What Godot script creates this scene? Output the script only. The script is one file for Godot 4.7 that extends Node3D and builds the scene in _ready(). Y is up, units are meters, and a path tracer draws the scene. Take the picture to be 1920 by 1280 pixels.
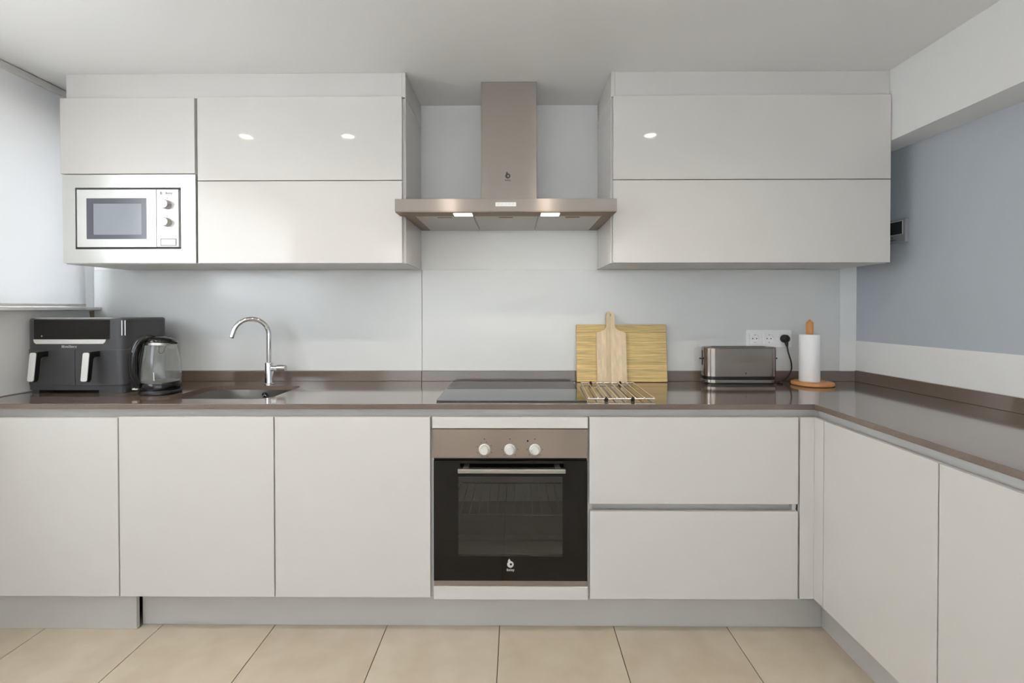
extends Node3D
# A white fitted kitchen. x runs along the back wall, y is up, z comes out of the back wall towards the camera. Metres.

const WT := 0.889      # top of the worktop
const RT := 0.8894     # where things rest on it
const CEIL := 2.2705   # underside of the ceiling
const ZL := 0.6156     # face of the base doors
const ZU := 0.369      # face of the wall cabinet doors
var M := {}
var names := {}

func _ready() -> void:
	# ---- camera
	var cam := Camera3D.new()
	cam.name = "camera"
	cam.position = Vector3(0.3245, 1.2555, 2.5083)
	cam.basis = Basis(Vector3.UP, 0.0078) * Basis(Vector3.RIGHT, -0.0103) * Basis(Vector3.BACK, -0.0007)
	cam.projection = Camera3D.PROJECTION_FRUSTUM
	cam.near = 0.05
	cam.far = 60.0
	cam.size = 2.0 * cam.near * 640.0 / 933.956
	cam.frustum_offset = Vector2(0.0, -53.34 / 933.956 * cam.near)
	add_child(cam)
	cam.current = true
	# ---- sky and exposure
	var env := Environment.new()
	env.background_mode = Environment.BG_SKY
	var sky := Sky.new()
	var sm := ProceduralSkyMaterial.new()
	sm.sky_top_color = Color(0.85, 0.89, 0.945)
	sm.sky_horizon_color = Color(0.95, 0.965, 0.985)
	sm.ground_horizon_color = Color(0.75, 0.76, 0.76)
	sm.ground_bottom_color = Color(0.55, 0.54, 0.52)
	sm.energy_multiplier = SKY_ENERGY
	sky.sky_material = sm
	env.sky = sky
	env.tonemap_mode = Environment.TONE_MAPPER_LINEAR
	env.tonemap_exposure = EXPOSURE
	env.sdfgi_enabled = true
	env.ssao_enabled = true
	env.ssil_enabled = true
	var we := WorldEnvironment.new()
	we.name = "environment"
	we.environment = env
	add_child(we)
	make_materials()
	build_room()
	build_downlights()
	build_window()
	build_base_units()
	build_worktop()
	build_wall_units()
	build_splashbacks()
	build_hood()
	build_oven()
	build_microwave()
	build_hob()
	build_sink_and_tap()
	build_air_fryer()
	build_kettle()
	build_boards()
	build_rack()
	build_toaster()
	build_sockets()
	build_paper_towel()
	build_door_phone()

const SKY_ENERGY := 21.0
const EXPOSURE := 1.33
const LAMP_ENERGY := 0.23
const LAMP_COLOR := Color(1.0, 0.955, 0.89)

# ---------------------------------------------------------------- mesh helpers
func new_st() -> SurfaceTool:
	var st := SurfaceTool.new()
	st.begin(Mesh.PRIMITIVE_TRIANGLES)
	return st

func uv_of(p: Vector3, n: Vector3) -> Vector2:
	var a := n.abs()
	if a.z >= a.x and a.z >= a.y:
		return Vector2(p.x, p.y)
	if a.x >= a.y:
		return Vector2(p.z, p.y)
	return Vector2(p.x, p.z)

func tri(st: SurfaceTool, p: Array, n: Array, face: Vector3, uv: Array = []) -> void:
	var order := [0, 1, 2]
	if (p[1] - p[0]).cross(p[2] - p[0]).dot(face) > 0.0:
		order = [0, 2, 1]
	for i in order:
		st.set_normal(n[i])
		st.set_uv(uv[i] if uv.size() else uv_of(p[i], face))
		st.add_vertex(p[i])

func quad(st: SurfaceTool, p: Array, n: Array, face: Vector3, uv: Array = []) -> void:
	tri(st, [p[0], p[1], p[2]], [n[0], n[1], n[2]], face, [uv[0], uv[1], uv[2]] if uv.size() else [])
	tri(st, [p[0], p[2], p[3]], [n[0], n[2], n[3]], face, [uv[0], uv[2], uv[3]] if uv.size() else [])

func cbox(st: SurfaceTool, mn: Vector3, mx: Vector3, b := 0.0012, xf := Transform3D()) -> SurfaceTool:
	var c := (mn + mx) / 2.0
	var h := ((mx - mn) / 2.0).abs()
	b = minf(b, minf(h.x, minf(h.y, h.z)) * 0.8)
	var axes := [Vector3.RIGHT, Vector3.UP, Vector3.BACK]
	var v := func(s: Array, a: int) -> Vector3:
		var q := Vector3.ZERO
		for k in 3:
			q[k] = s[k] * (h[k] - (0.0 if k == a else b))
		return xf * (c + q)
	for a in 3:
		var u := (a + 1) % 3
		var w := (a + 2) % 3
		for s in [-1, 1]:
			var n: Vector3 = xf.basis * (axes[a] * s)
			var p := []
			for t in [[-1, -1], [1, -1], [1, 1], [-1, 1]]:
				var g := [0, 0, 0]
				g[a] = s
				g[u] = t[0]
				g[w] = t[1]
				p.append(v.call(g, a))
			quad(st, p, [n, n, n, n], n)
			for s2 in [-1, 1]:
				var n2: Vector3 = xf.basis * (axes[u] * s2)
				var g0 := [0, 0, 0]
				g0[a] = s
				g0[u] = s2
				g0[w] = -1
				var g1 := g0.duplicate()
				g1[w] = 1
				quad(st, [v.call(g0, a), v.call(g1, a), v.call(g1, u), v.call(g0, u)], [n, n, n2, n2], n + n2)
	for sx in [-1, 1]:
		for sy in [-1, 1]:
			for sz in [-1, 1]:
				var g := [sx, sy, sz]
				var ns := [xf.basis * (axes[0] * sx), xf.basis * (axes[1] * sy), xf.basis * (axes[2] * sz)]
				tri(st, [v.call(g, 0), v.call(g, 1), v.call(g, 2)], ns, ns[0] + ns[1] + ns[2])
	return st

func box(mn: Vector3, mx: Vector3, b := 0.0012) -> SurfaceTool:
	return cbox(new_st(), mn, mx, b)

func to3(p: Vector2, h: float, axis: String) -> Vector3:
	match axis:
		"x": return Vector3(h, p.y, p.x)   # polygon in (z, y)
		"y": return Vector3(p.x, h, p.y)   # polygon in (x, z)
	return Vector3(p.x, p.y, h)            # polygon in (x, y)

func inset(poly: PackedVector2Array, d: float) -> PackedVector2Array:
	var out := PackedVector2Array()
	var n := poly.size()
	var sgn := 1.0 if area(poly) > 0.0 else -1.0
	for i in n:
		var e0 := (poly[i] - poly[(i + n - 1) % n]).normalized()
		var e1 := (poly[(i + 1) % n] - poly[i]).normalized()
		var n0 := Vector2(-e0.y, e0.x) * sgn
		var n1 := Vector2(-e1.y, e1.x) * sgn
		var m := (n0 + n1).normalized()
		out.append(poly[i] + m * d / maxf(0.35, m.dot(n0)))
	return out

func area(poly: PackedVector2Array) -> float:
	var a := 0.0
	for i in poly.size():
		a += poly[i].cross(poly[(i + 1) % poly.size()])
	return a / 2.0

# a polygon pushed from h0 to h1 along an axis; bevel rounds the far (and near) rim
func prism(st: SurfaceTool, poly: PackedVector2Array, h0: float, h1: float, axis: String, bevel := 0.0, xf := Transform3D(), near_bevel := true, caps := true) -> SurfaceTool:
	var n := poly.size()
	var sgn := 1.0 if area(poly) > 0.0 else -1.0
	var en := []
	for i in n:
		var e := (poly[(i + 1) % n] - poly[i]).normalized()
		en.append(Vector2(e.y, -e.x) * sgn)
	var up: Vector3 = xf.basis * (to3(Vector2.ZERO, 1.0, axis) - to3(Vector2.ZERO, 0.0, axis))
	var dirn := signf(h1 - h0)
	var steps := 1 if bevel < 0.003 else 4
	var rings := []   # [polygon, height, tilt]
	if bevel > 0.0 and near_bevel:
		for k in steps:
			var t := float(k) / steps * PI / 2.0
			rings.append([inset(poly, bevel * (1.0 - sin(t))), h0 + dirn * bevel * (1.0 - cos(t)), sin(t) - 1.0])
		rings.append([poly, h0 + dirn * bevel, 0.0])
	else:
		rings.append([poly, h0, 0.0])
	if bevel > 0.0:
		rings.append([poly, h1 - dirn * bevel, 0.0])
		for k in range(1, steps + 1):
			var t := float(k) / steps * PI / 2.0
			rings.append([inset(poly, bevel * (1.0 - cos(t))), h1 - dirn * bevel * (1.0 - sin(t)), sin(t)])
	else:
		rings.append([poly, h1, 0.0])
	var d3 := func(v: Vector2) -> Vector3: return xf.basis * (to3(v, 0.0, axis))
	for r in rings.size() - 1:
		var A: PackedVector2Array = rings[r][0]
		var B: PackedVector2Array = rings[r + 1][0]
		for i in n:
			var j := (i + 1) % n
			var ni: Vector2 = en[i]
			var nj: Vector2 = en[i]
			if en[(i + n - 1) % n].dot(en[i]) > 0.76:
				ni = (en[(i + n - 1) % n] + en[i]).normalized()
			if en[j].dot(en[i]) > 0.76:
				nj = (en[j] + en[i]).normalized()
			var ta := asin(clampf(rings[r][2], -1, 1))
			var tb := asin(clampf(rings[r + 1][2], -1, 1))
			var na: Vector3 = d3.call(ni) * cos(ta) + up * sin(ta) * dirn
			var nb: Vector3 = d3.call(nj) * cos(ta) + up * sin(ta) * dirn
			var nc: Vector3 = d3.call(nj) * cos(tb) + up * sin(tb) * dirn
			var nd: Vector3 = d3.call(ni) * cos(tb) + up * sin(tb) * dirn
			quad(st, [xf * to3(A[i], rings[r][1], axis), xf * to3(A[j], rings[r][1], axis), xf * to3(B[j], rings[r + 1][1], axis), xf * to3(B[i], rings[r + 1][1], axis)], [na, nb, nc, nd], d3.call(en[i]) + up * dirn * (sin(ta) + sin(tb)) * 0.5)
	if caps:
		for e in [[rings[0], -1.0], [rings[-1], 1.0]]:
			var pl: PackedVector2Array = e[0][0]
			var nn: Vector3 = up * dirn * e[1]
			var idx := Geometry2D.triangulate_polygon(pl)
			for k in range(0, idx.size(), 3):
				tri(st, [xf * to3(pl[idx[k]], e[0][1], axis), xf * to3(pl[idx[k + 1]], e[0][1], axis), xf * to3(pl[idx[k + 2]], e[0][1], axis)], [nn, nn, nn], nn)
	return st

func rrect(x0: float, x1: float, y0: float, y1: float, r: float, n := 5) -> PackedVector2Array:
	var out := PackedVector2Array()
	for q in [[x1 - r, y1 - r, 0.0], [x0 + r, y1 - r, PI / 2], [x0 + r, y0 + r, PI], [x1 - r, y0 + r, PI * 1.5]]:
		for k in n + 1:
			var t: float = q[2] + PI / 2 * k / n
			out.append(Vector2(q[0] + r * cos(t), q[1] + r * sin(t)))
	return out

func circle(c: Vector2, r: float, n := 24) -> PackedVector2Array:
	var out := PackedVector2Array()
	for k in n:
		out.append(c + Vector2(cos(TAU * k / n), sin(TAU * k / n)) * r)
	return out

# profile of (radius, height) turned about an axis; xf carries it to its place
func lathe(st: SurfaceTool, prof: Array, seg: int, xf: Transform3D) -> SurfaceTool:
	var m := prof.size()
	var en := []
	for i in m - 1:
		var e: Vector2 = (prof[i + 1] - prof[i]).normalized()
		en.append(Vector2(e.y, -e.x))
	for i in m - 1:
		var n0: Vector2 = en[i]
		var n1: Vector2 = en[i]
		if i > 0 and en[i - 1].dot(en[i]) > 0.7:
			n0 = (en[i - 1] + en[i]).normalized()
		if i < m - 2 and en[i + 1].dot(en[i]) > 0.7:
			n1 = (en[i + 1] + en[i]).normalized()
		for k in seg:
			var a := TAU * k / seg
			var b := TAU * (k + 1) / seg
			var ca := Vector3(cos(a), 0, sin(a))
			var cb := Vector3(cos(b), 0, sin(b))
			var p0: Vector3 = xf * (ca * prof[i].x + Vector3.UP * prof[i].y)
			var p1: Vector3 = xf * (cb * prof[i].x + Vector3.UP * prof[i].y)
			var p2: Vector3 = xf * (cb * prof[i + 1].x + Vector3.UP * prof[i + 1].y)
			var p3: Vector3 = xf * (ca * prof[i + 1].x + Vector3.UP * prof[i + 1].y)
			var f: Vector3 = xf.basis * ((ca + cb).normalized() * en[i].x + Vector3.UP * en[i].y)
			var nr := [xf.basis * (ca * n0.x + Vector3.UP * n0.y), xf.basis * (cb * n0.x + Vector3.UP * n0.y), xf.basis * (cb * n1.x + Vector3.UP * n1.y), xf.basis * (ca * n1.x + Vector3.UP * n1.y)]
			var uv := [Vector2(float(k) / seg, prof[i].y), Vector2(float(k + 1) / seg, prof[i].y), Vector2(float(k + 1) / seg, prof[i + 1].y), Vector2(float(k) / seg, prof[i + 1].y)]
			if prof[i].x < 1e-5:
				tri(st, [p0, p2, p3], [nr[0], nr[2], nr[3]], f, [uv[0], uv[2], uv[3]])
			elif prof[i + 1].x < 1e-5:
				tri(st, [p0, p1, p2], [nr[0], nr[1], nr[2]], f, [uv[0], uv[1], uv[2]])
			else:
				quad(st, [p0, p1, p2, p3], nr, f, uv)
	return st

func at(x: float, y: float, z: float) -> Transform3D:
	return Transform3D(Basis(), Vector3(x, y, z))

func facing(x: float, y: float, z: float) -> Transform3D:   # lathe axis points out of the back wall
	return Transform3D(Basis(Vector3.RIGHT, PI / 2), Vector3(x, y, z))

func smooth_path(pts: Array, per := 8) -> Array:
	var out := []
	for i in pts.size() - 1:
		var p0: Vector3 = pts[maxi(i - 1, 0)]
		var p1: Vector3 = pts[i]
		var p2: Vector3 = pts[i + 1]
		var p3: Vector3 = pts[mini(i + 2, pts.size() - 1)]
		for k in per:
			var t := float(k) / per
			out.append(0.5 * (2.0 * p1 + (p2 - p0) * t + (2.0 * p0 - 5.0 * p1 + 4.0 * p2 - p3) * t * t + (3.0 * p1 - p0 - 3.0 * p2 + p3) * t * t * t))
	out.append(pts[-1])
	return out

# a round (or, with squash, oval) rod along a path; radii is one number or one for each point
func tube(st: SurfaceTool, pts: Array, radii, seg := 10, squash := Vector2.ONE, side := Vector3.ZERO) -> SurfaceTool:
	var n := pts.size()
	var ring := []
	var nrm := []
	var x := side
	for i in n:
		var t: Vector3 = (pts[mini(i + 1, n - 1)] - pts[maxi(i - 1, 0)]).normalized()
		if x == Vector3.ZERO:
			x = t.cross(Vector3.UP if absf(t.y) < 0.9 else Vector3.RIGHT)
		x = (x - t * x.dot(t)).normalized()
		var y := t.cross(x)
		var r: float = radii[i] if radii is Array else radii
		var a := []
		var b := []
		for k in seg:
			var c := cos(TAU * k / seg)
			var s := sin(TAU * k / seg)
			a.append(pts[i] + (x * c * squash.x + y * s * squash.y) * r)
			b.append((x * c / squash.x + y * s / squash.y).normalized())
		ring.append(a)
		nrm.append(b)
	for i in n - 1:
		for k in seg:
			var j := (k + 1) % seg
			quad(st, [ring[i][k], ring[i][j], ring[i + 1][j], ring[i + 1][k]], [nrm[i][k], nrm[i][j], nrm[i + 1][j], nrm[i + 1][k]], nrm[i][k] + nrm[i][j])
	for e in [[0, 1], [n - 1, n - 2]]:
		var d: Vector3 = (pts[e[0]] - pts[e[1]]).normalized()
		for k in seg:
			tri(st, [pts[e[0]], ring[e[0]][k], ring[e[0]][(k + 1) % seg]], [d, d, d], d)
	return st

# ---------------------------------------------------------------- node helpers
func numbered(called: String) -> String:
	names[called] = names.get(called, -1) + 1
	return called if names[called] == 0 else "%s_%03d" % [called, names[called]]

func thing(called: String, label: String, category: String, base: Vector3, group := "") -> Node3D:
	var o := Node3D.new()
	o.name = numbered(called)
	add_child(o, true)
	o.position = base
	tag(o, label, category, group)
	return o

func tag(o: Node3D, label: String, category := "", group := "", kind := "") -> Node3D:
	o.set_meta("label", label)
	if category: o.set_meta("category", category)
	if group: o.set_meta("group", group)
	if kind: o.set_meta("kind", kind)
	return o

func part(called: String, st: SurfaceTool, m: Material, parent: Node3D, label := "") -> MeshInstance3D:
	var o := MeshInstance3D.new()
	o.mesh = st.commit()
	o.material_override = m
	o.cast_shadow = GeometryInstance3D.SHADOW_CASTING_SETTING_ON
	if parent == self:
		o.name = numbered(called)
	else:
		o.name = called
		if parent.get_parent() == self:
			o.position = -parent.position
	parent.add_child(o, true)
	if label: o.set_meta("label", label)
	return o

func structure(called: String, st: SurfaceTool, m: Material, label: String) -> MeshInstance3D:
	var o := part(called, st, m, self)
	o.name = called
	return tag(o, label, called.rstrip("0123456789_").split("_")[0], "", "structure")

func text(called: String, words: String, height: float, place: Vector3, m: Material, parent: Node3D, font := "Droid Sans", slant := 0.0) -> MeshInstance3D:
	var f := SystemFont.new()
	f.font_names = PackedStringArray([font])
	f.font_weight = 700
	var t := TextMesh.new()
	t.font = f
	t.text = words
	t.font_size = 32
	t.pixel_size = height / 24.0
	t.depth = 0.0004
	var o := MeshInstance3D.new()
	o.mesh = t
	o.material_override = m
	o.name = called
	parent.add_child(o, true)
	o.position = place - (parent.position if parent.get_parent() == self else Vector3.ZERO)
	if parent.get_parent() != self:
		o.position = place
	if slant != 0.0:
		o.transform.basis = Basis(Vector3.RIGHT, Vector3(slant, 1, 0), Vector3.BACK)
	return o

# ---------------------------------------------------------------- materials
func mat(called: String, c: Color, rough: float, metal := 0.0, spec := 0.5) -> StandardMaterial3D:
	var m := StandardMaterial3D.new()
	m.resource_name = called
	m.albedo_color = c
	m.roughness = rough
	m.metallic = metal
	m.metallic_specular = spec
	M[called] = m
	return m

func brushed(called: String, c: Color, rough: float, aniso: float) -> StandardMaterial3D:
	var m := mat(called, c, rough, 1.0)
	m.anisotropy_enabled = true
	m.anisotropy = aniso
	return m

func noise_tex(freq: float, lo: Color, hi: Color, size := 512, sd := 1, octaves := 4) -> NoiseTexture2D:
	var nz := FastNoiseLite.new()
	nz.seed = sd
	nz.frequency = freq
	nz.fractal_octaves = octaves
	var g := Gradient.new()
	g.set_color(0, lo)
	g.set_color(1, hi)
	var t := NoiseTexture2D.new()
	t.width = size
	t.height = size
	t.seamless = true
	t.noise = nz
	t.color_ramp = g
	return t

func make_materials() -> void:
	mat("paint", Color(0.935, 0.935, 0.93), 0.75)
	mat("ceiling_paint", Color(0.95, 0.95, 0.945), 0.85)
	mat("matt_lacquer", Color(0.828, 0.816, 0.798), 0.42)
	mat("gloss_lacquer", Color(0.838, 0.825, 0.804), 0.05, 0.0, 0.45)
	mat("carcass", Color(0.88, 0.875, 0.86), 0.45)
	mat("channel", Color(0.815, 0.80, 0.78), 0.45)
	mat("plinth", Color(0.76, 0.75, 0.735), 0.4)
	mat("glass_white", Color(0.862, 0.864, 0.857), 0.2)
	mat("grout", Color(0.36, 0.31, 0.25), 0.9)
	mat("silicone", Color(0.80, 0.79, 0.77), 0.5)
	var tile_tex := noise_tex(0.006, Color(0.80, 0.755, 0.685), Color(0.745, 0.69, 0.61), 1024, 5, 5)
	for k in 3:
		var t := mat("tile_%d" % k, [Color(1, 1, 1), Color(0.975, 0.97, 0.965), Color(0.99, 0.985, 0.97)][k], 0.42)
		t.albedo_texture = tile_tex
		t.uv1_triplanar = true
		t.uv1_world_triplanar = true
		t.uv1_scale = Vector3.ONE * 0.9
		t.uv1_offset = Vector3.ONE * 0.37 * k
	var q := mat("quartz", Color(1, 1, 1), 0.10, 0.0, 0.66)
	q.albedo_texture = noise_tex(0.09, Color(0.425, 0.372, 0.33), Color(0.46, 0.407, 0.365), 512, 9, 3)
	q.clearcoat_enabled = true
	q.clearcoat = 0.35
	q.clearcoat_roughness = 0.08
	q.uv1_triplanar = true
	q.uv1_world_triplanar = true
	q.uv1_scale = Vector3.ONE * 2.5
	brushed("steel", Color(0.57, 0.52, 0.475), 0.40, -1.0)
	brushed("steel_hood", Color(0.60, 0.565, 0.535), 0.31, -1.0)
	brushed("steel_light", Color(0.90, 0.90, 0.885), 0.45, -0.6)
	brushed("toaster_steel", Color(0.61, 0.575, 0.545), 0.24, -0.7)
	mat("satin_steel", Color(0.70, 0.69, 0.67), 0.28, 1.0)
	mat("filter_mesh", Color(0.76, 0.755, 0.74), 0.55, 0.5)
	mat("chrome", Color(0.86, 0.86, 0.86), 0.06, 1.0)
	mat("rack_wire", Color(0.90, 0.89, 0.87), 0.22, 1.0)
	mat("silver_plastic", Color(0.86, 0.855, 0.84), 0.32, 0.25)
	mat("black_glass", Color(0.035, 0.033, 0.03), 0.04, 0.0, 0.6)
	mat("oven_glass", Color(0.03, 0.028, 0.025), 0.06, 0.0, 0.42)
	mat("black_gap", Color(0.03, 0.03, 0.03), 0.7)
	mat("black_plastic", Color(0.05, 0.05, 0.05), 0.35)
	mat("black_gloss", Color(0.04, 0.04, 0.045), 0.12)
	mat("dark_rubber", Color(0.08, 0.075, 0.07), 0.6)
	mat("fryer_body", Color(0.255, 0.255, 0.265), 0.42)
	mat("fryer_drawer", Color(0.265, 0.265, 0.275), 0.36)
	mat("grey_enamel", Color(0.62, 0.62, 0.59), 0.35)
	mat("dark_groove", Color(0.28, 0.28, 0.28), 0.6)
	mat("mw_panel", Color(0.86, 0.86, 0.85), 0.38, 0.2)
	mat("mw_frame", Color(0.36, 0.37, 0.40), 0.25)
	mat("print_grey", Color(0.52, 0.52, 0.52), 0.6)
	mat("print_dark", Color(0.24, 0.22, 0.20), 0.6)
	mat("print_white", Color(0.78, 0.78, 0.77), 0.5)
	mat("socket_white", Color(0.965, 0.965, 0.96), 0.28)
	mat("paper", Color(0.965, 0.965, 0.965), 0.9)
	mat("hole", Color(0.05, 0.05, 0.05), 0.8)
	mat("blue_grey_wall", Color(0.735, 0.765, 0.795), 0.7)
	mat("phone_grey", Color(0.60, 0.61, 0.63), 0.4)
	mat("phone_screen", Color(0.16, 0.18, 0.21), 0.12)
	mat("stain", Color(0.66, 0.60, 0.52), 0.9)
	mat("beech", Color(1, 1, 1), 0.42).albedo_texture = wood_image(64, 256, Color(0.80, 0.56, 0.33), 0.05, false, 3)
	M.beech.uv1_scale = Vector3(4, 4, 1)
	var bam := mat("bamboo_dark", Color(1, 1, 1), 0.5)
	bam.albedo_texture = wood_image(512, 512, Color(0.84, 0.73, 0.49), 0.13, true, 11)
	bam.uv1_scale = Vector3(1.6, 3.5, 1)
	for k in 4:
		var b := mat("bamboo_%d" % k, [Color(0.97, 0.97, 0.97), Color(1, 1, 1), Color(0.93, 0.92, 0.9), Color(1.0, 0.99, 1.0)][k], 0.5)
		b.albedo_texture = wood_image(128, 512, Color(0.90, 0.815, 0.675), 0.05, false, 20 + k)
		b.uv1_scale = Vector3(4, 3, 1)
		b.uv1_offset = Vector3(0.13 * k, 0.21 * k, 0)
	var w := mat("pane_glass", Color(0.95, 0.98, 0.98, 0.06), 0.02)
	w.transparency = BaseMaterial3D.TRANSPARENCY_ALPHA
	var og := mat("oven_pane", Color(0.05, 0.045, 0.04, 0.36), 0.02)
	og.transparency = BaseMaterial3D.TRANSPARENCY_ALPHA
	var mg := mat("mw_pane", Color(0.62, 0.64, 0.67, 0.9), 0.12)
	mg.transparency = BaseMaterial3D.TRANSPARENCY_ALPHA
	var kg := mat("kettle_glass", Color(0.80, 0.82, 0.80, 0.14), 0.03)
	kg.transparency = BaseMaterial3D.TRANSPARENCY_ALPHA
	var bl := mat("blind_fabric", Color(0.95, 0.955, 0.96), 0.95)
	bl.backlight_enabled = true
	bl.backlight = Color(0.315, 0.315, 0.315)
	var sh := mat("sheer", Color(0.96, 0.96, 0.95), 0.95)  # cloth of the added side window, lets its light in
	sh.backlight_enabled = true
	sh.backlight = Color(1, 1, 1)
	sh.cull_mode = BaseMaterial3D.CULL_DISABLED
	var tc := mat("fill_curtain_cloth", Color(0.95, 0.95, 0.94), 0.95)  # cloth of the added end window, sets the fill level
	tc.backlight_enabled = true
	tc.backlight = Color(0.66, 0.66, 0.66)
	tc.cull_mode = BaseMaterial3D.CULL_DISABLED
	bl.cull_mode = BaseMaterial3D.CULL_DISABLED
	var e := mat("lamp_glow", Color(1, 1, 1), 0.5)
	e.emission_enabled = true
	e.emission = LAMP_COLOR
	e.emission_energy_multiplier = 30.0
	var e2 := mat("hood_lamp_glow", Color(1, 1, 1), 0.5)
	e2.emission_enabled = true
	e2.emission = Color(1.0, 0.965, 0.86)
	e2.emission_energy_multiplier = 5.0

# long streaks of grain; strips gives glued strips of differing tone across v
func wood_image(w: int, h: int, base: Color, vary: float, strips: bool, sd: int) -> ImageTexture:
	var rng := RandomNumberGenerator.new()
	rng.seed = sd
	var nz := FastNoiseLite.new()
	nz.seed = sd
	nz.frequency = 0.02
	var im := Image.create(w, h, false, Image.FORMAT_RGB8)
	var strip_tone := 0.0
	var left := 0
	var gap := false
	for y in h:
		if strips:
			gap = left == 1
			if left <= 0:
				left = rng.randi_range(9, 17)
				strip_tone = rng.randf_range(-1.0, 0.8)
			left -= 1
		for x in w:
			var g := nz.get_noise_2d(x * (0.35 if strips else 2.6), y * (6.0 if strips else 0.3) + strip_tone * 900.0)
			var k := 1.0 + vary * (strip_tone * 0.55 + g * 1.6)
			if gap:
				k -= vary * 1.1
			im.set_pixel(x, y, Color(base.r * k, base.g * (k * 1.0), base.b * (k - vary * 0.25 * g)))
	return ImageTexture.create_from_image(im)

# ---------------------------------------------------------------- the room
func right_wall(z: float) -> float:
	return 2.03 + 0.07 * z

func build_room() -> void:
	var fl := structure("floor", box(Vector3(-2.06, -0.12, -0.2), Vector3(2.65, -0.004, 4.6), 0.0), M.grout, "beige stone tile floor with narrow brown joints")
	var xs := [-1.9695, -1.523, -1.0765, -0.630, -0.1855, 0.2595, 0.7085, 1.1535, 1.6, 2.0465, 2.493]
	var zs := [0.0, 0.5, 1.4, 2.3, 3.2, 4.1]
	var meshes := {}
	for i in xs.size() - 1:
		for j in zs.size() - 1:
			var t := part("tile", box(Vector3(xs[i] + 0.0014, -0.012, zs[j] + 0.0014), Vector3(xs[i + 1] - 0.0014, 0.0, zs[j + 1] - 0.0014), 0.0010), M["tile_%d" % ((i * 2 + j) % 3)], fl)
	structure("ceiling", box(Vector3(-2.06, CEIL, -0.2), Vector3(2.65, CEIL + 0.15, 4.6), 0.0), M.ceiling_paint, "flat white painted ceiling over the kitchen")
	structure("wall_back", box(Vector3(-2.06, -0.1, -0.2), Vector3(2.65, CEIL, 0.0), 0.0), M.paint, "white painted back wall behind the cabinets")
	var rr := new_st()   # end wall behind the camera, with an added wide window for fill light
	cbox(rr, Vector3(-2.06, -0.1, 4.4), Vector3(-1.45, CEIL, 4.6), 0.0)
	cbox(rr, Vector3(2.0, -0.1, 4.4), Vector3(2.65, CEIL, 4.6), 0.0)
	cbox(rr, Vector3(-1.45, 2.14, 4.4), Vector3(2.0, CEIL, 4.6), 0.0)
	cbox(rr, Vector3(-1.45, -0.1, 4.4), Vector3(2.0, 0.80, 4.6), 0.0)
	structure("wall_rear", rr, M.paint, "white end wall with an added wide window behind the camera")
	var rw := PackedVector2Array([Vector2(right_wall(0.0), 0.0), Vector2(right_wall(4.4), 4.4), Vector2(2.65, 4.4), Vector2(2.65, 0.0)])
	var wr := structure("wall_right", prism(new_st(), rw, -0.1, CEIL, "y"), M.blue_grey_wall, "pale blue-grey wall beside the corner worktop")  # one even blue-grey, with a white band low down
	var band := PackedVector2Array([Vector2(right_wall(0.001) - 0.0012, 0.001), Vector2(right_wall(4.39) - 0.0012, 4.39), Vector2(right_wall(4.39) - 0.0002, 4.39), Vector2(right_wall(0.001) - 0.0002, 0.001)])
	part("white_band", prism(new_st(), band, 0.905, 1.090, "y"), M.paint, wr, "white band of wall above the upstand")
	# boxed beam along the top of the right wall
	var bm := PackedVector2Array([Vector2(1.9255, 0.001), Vector2(1.9255, 4.399), Vector2(right_wall(4.4) - 0.001, 4.399), Vector2(right_wall(0.0) - 0.001, 0.001)])
	structure("trim_1", prism(new_st(), bm, 1.968, CEIL - 0.0005, "y", 0.0), M.paint, "white boxed beam running along the top of the right wall")
	# left wall: the window opening behind the blind, then an added, wider one for side light
	var lw := new_st()
	cbox(lw, Vector3(-2.06, -0.1, 0.0), Vector3(-1.81, 1.285, 4.4), 0.0)
	cbox(lw, Vector3(-2.06, 2.12, 0.0), Vector3(-1.81, CEIL, 4.4), 0.0)
	cbox(lw, Vector3(-2.06, 1.285, 0.0), Vector3(-1.81, 2.12, 0.13), 0.0)
	cbox(lw, Vector3(-2.06, 1.285, 0.56), Vector3(-1.81, 2.12, 1.10), 0.0)
	cbox(lw, Vector3(-2.06, 1.285, 2.90), Vector3(-1.81, 2.12, 4.4), 0.0)
	structure("wall_left", lw, M.paint, "white side wall with the blind-covered window")

func build_downlights() -> void:
	var spots := [["over the sink", -1.2686], ["above the door beside the oven", -0.665], ["above the oven, sink side", -0.06], ["above the oven, drawer side", 0.50], ["above the deep drawers", 1.114]]
	for s in spots:
		var x: float = s[1]
		var t := thing("ceiling_downlight", "round recessed ceiling downlight " + s[0], "downlight", Vector3(x, CEIL, 1.172), "row of ceiling downlights")
		part("trim_ring", lathe(new_st(), [Vector2(0.034, 0.0), Vector2(0.034, -0.004), Vector2(0.040, -0.005), Vector2(0.045, -0.002), Vector2(0.045, 0.0)], 32, at(x, CEIL, 1.172)), M.satin_steel, t)
		part("light_disc", lathe(new_st(), [Vector2(0.0, -0.0025), Vector2(0.033, -0.0025), Vector2(0.033, -0.0005)], 32, at(x, CEIL, 1.172)), M.lamp_glow, t)
		var l := SpotLight3D.new()
		l.name = "downlight_beam"
		l.position = Vector3(0, -0.012, 0)
		l.rotation.x = -PI / 2
		l.light_color = LAMP_COLOR
		l.light_energy = LAMP_ENERGY
		l.light_size = 0.033
		l.spot_angle = 72.0
		l.spot_angle_attenuation = 0.9
		l.spot_range = 12.0
		l.spot_attenuation = 2.0
		l.shadow_enabled = true
		t.add_child(l)

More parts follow.
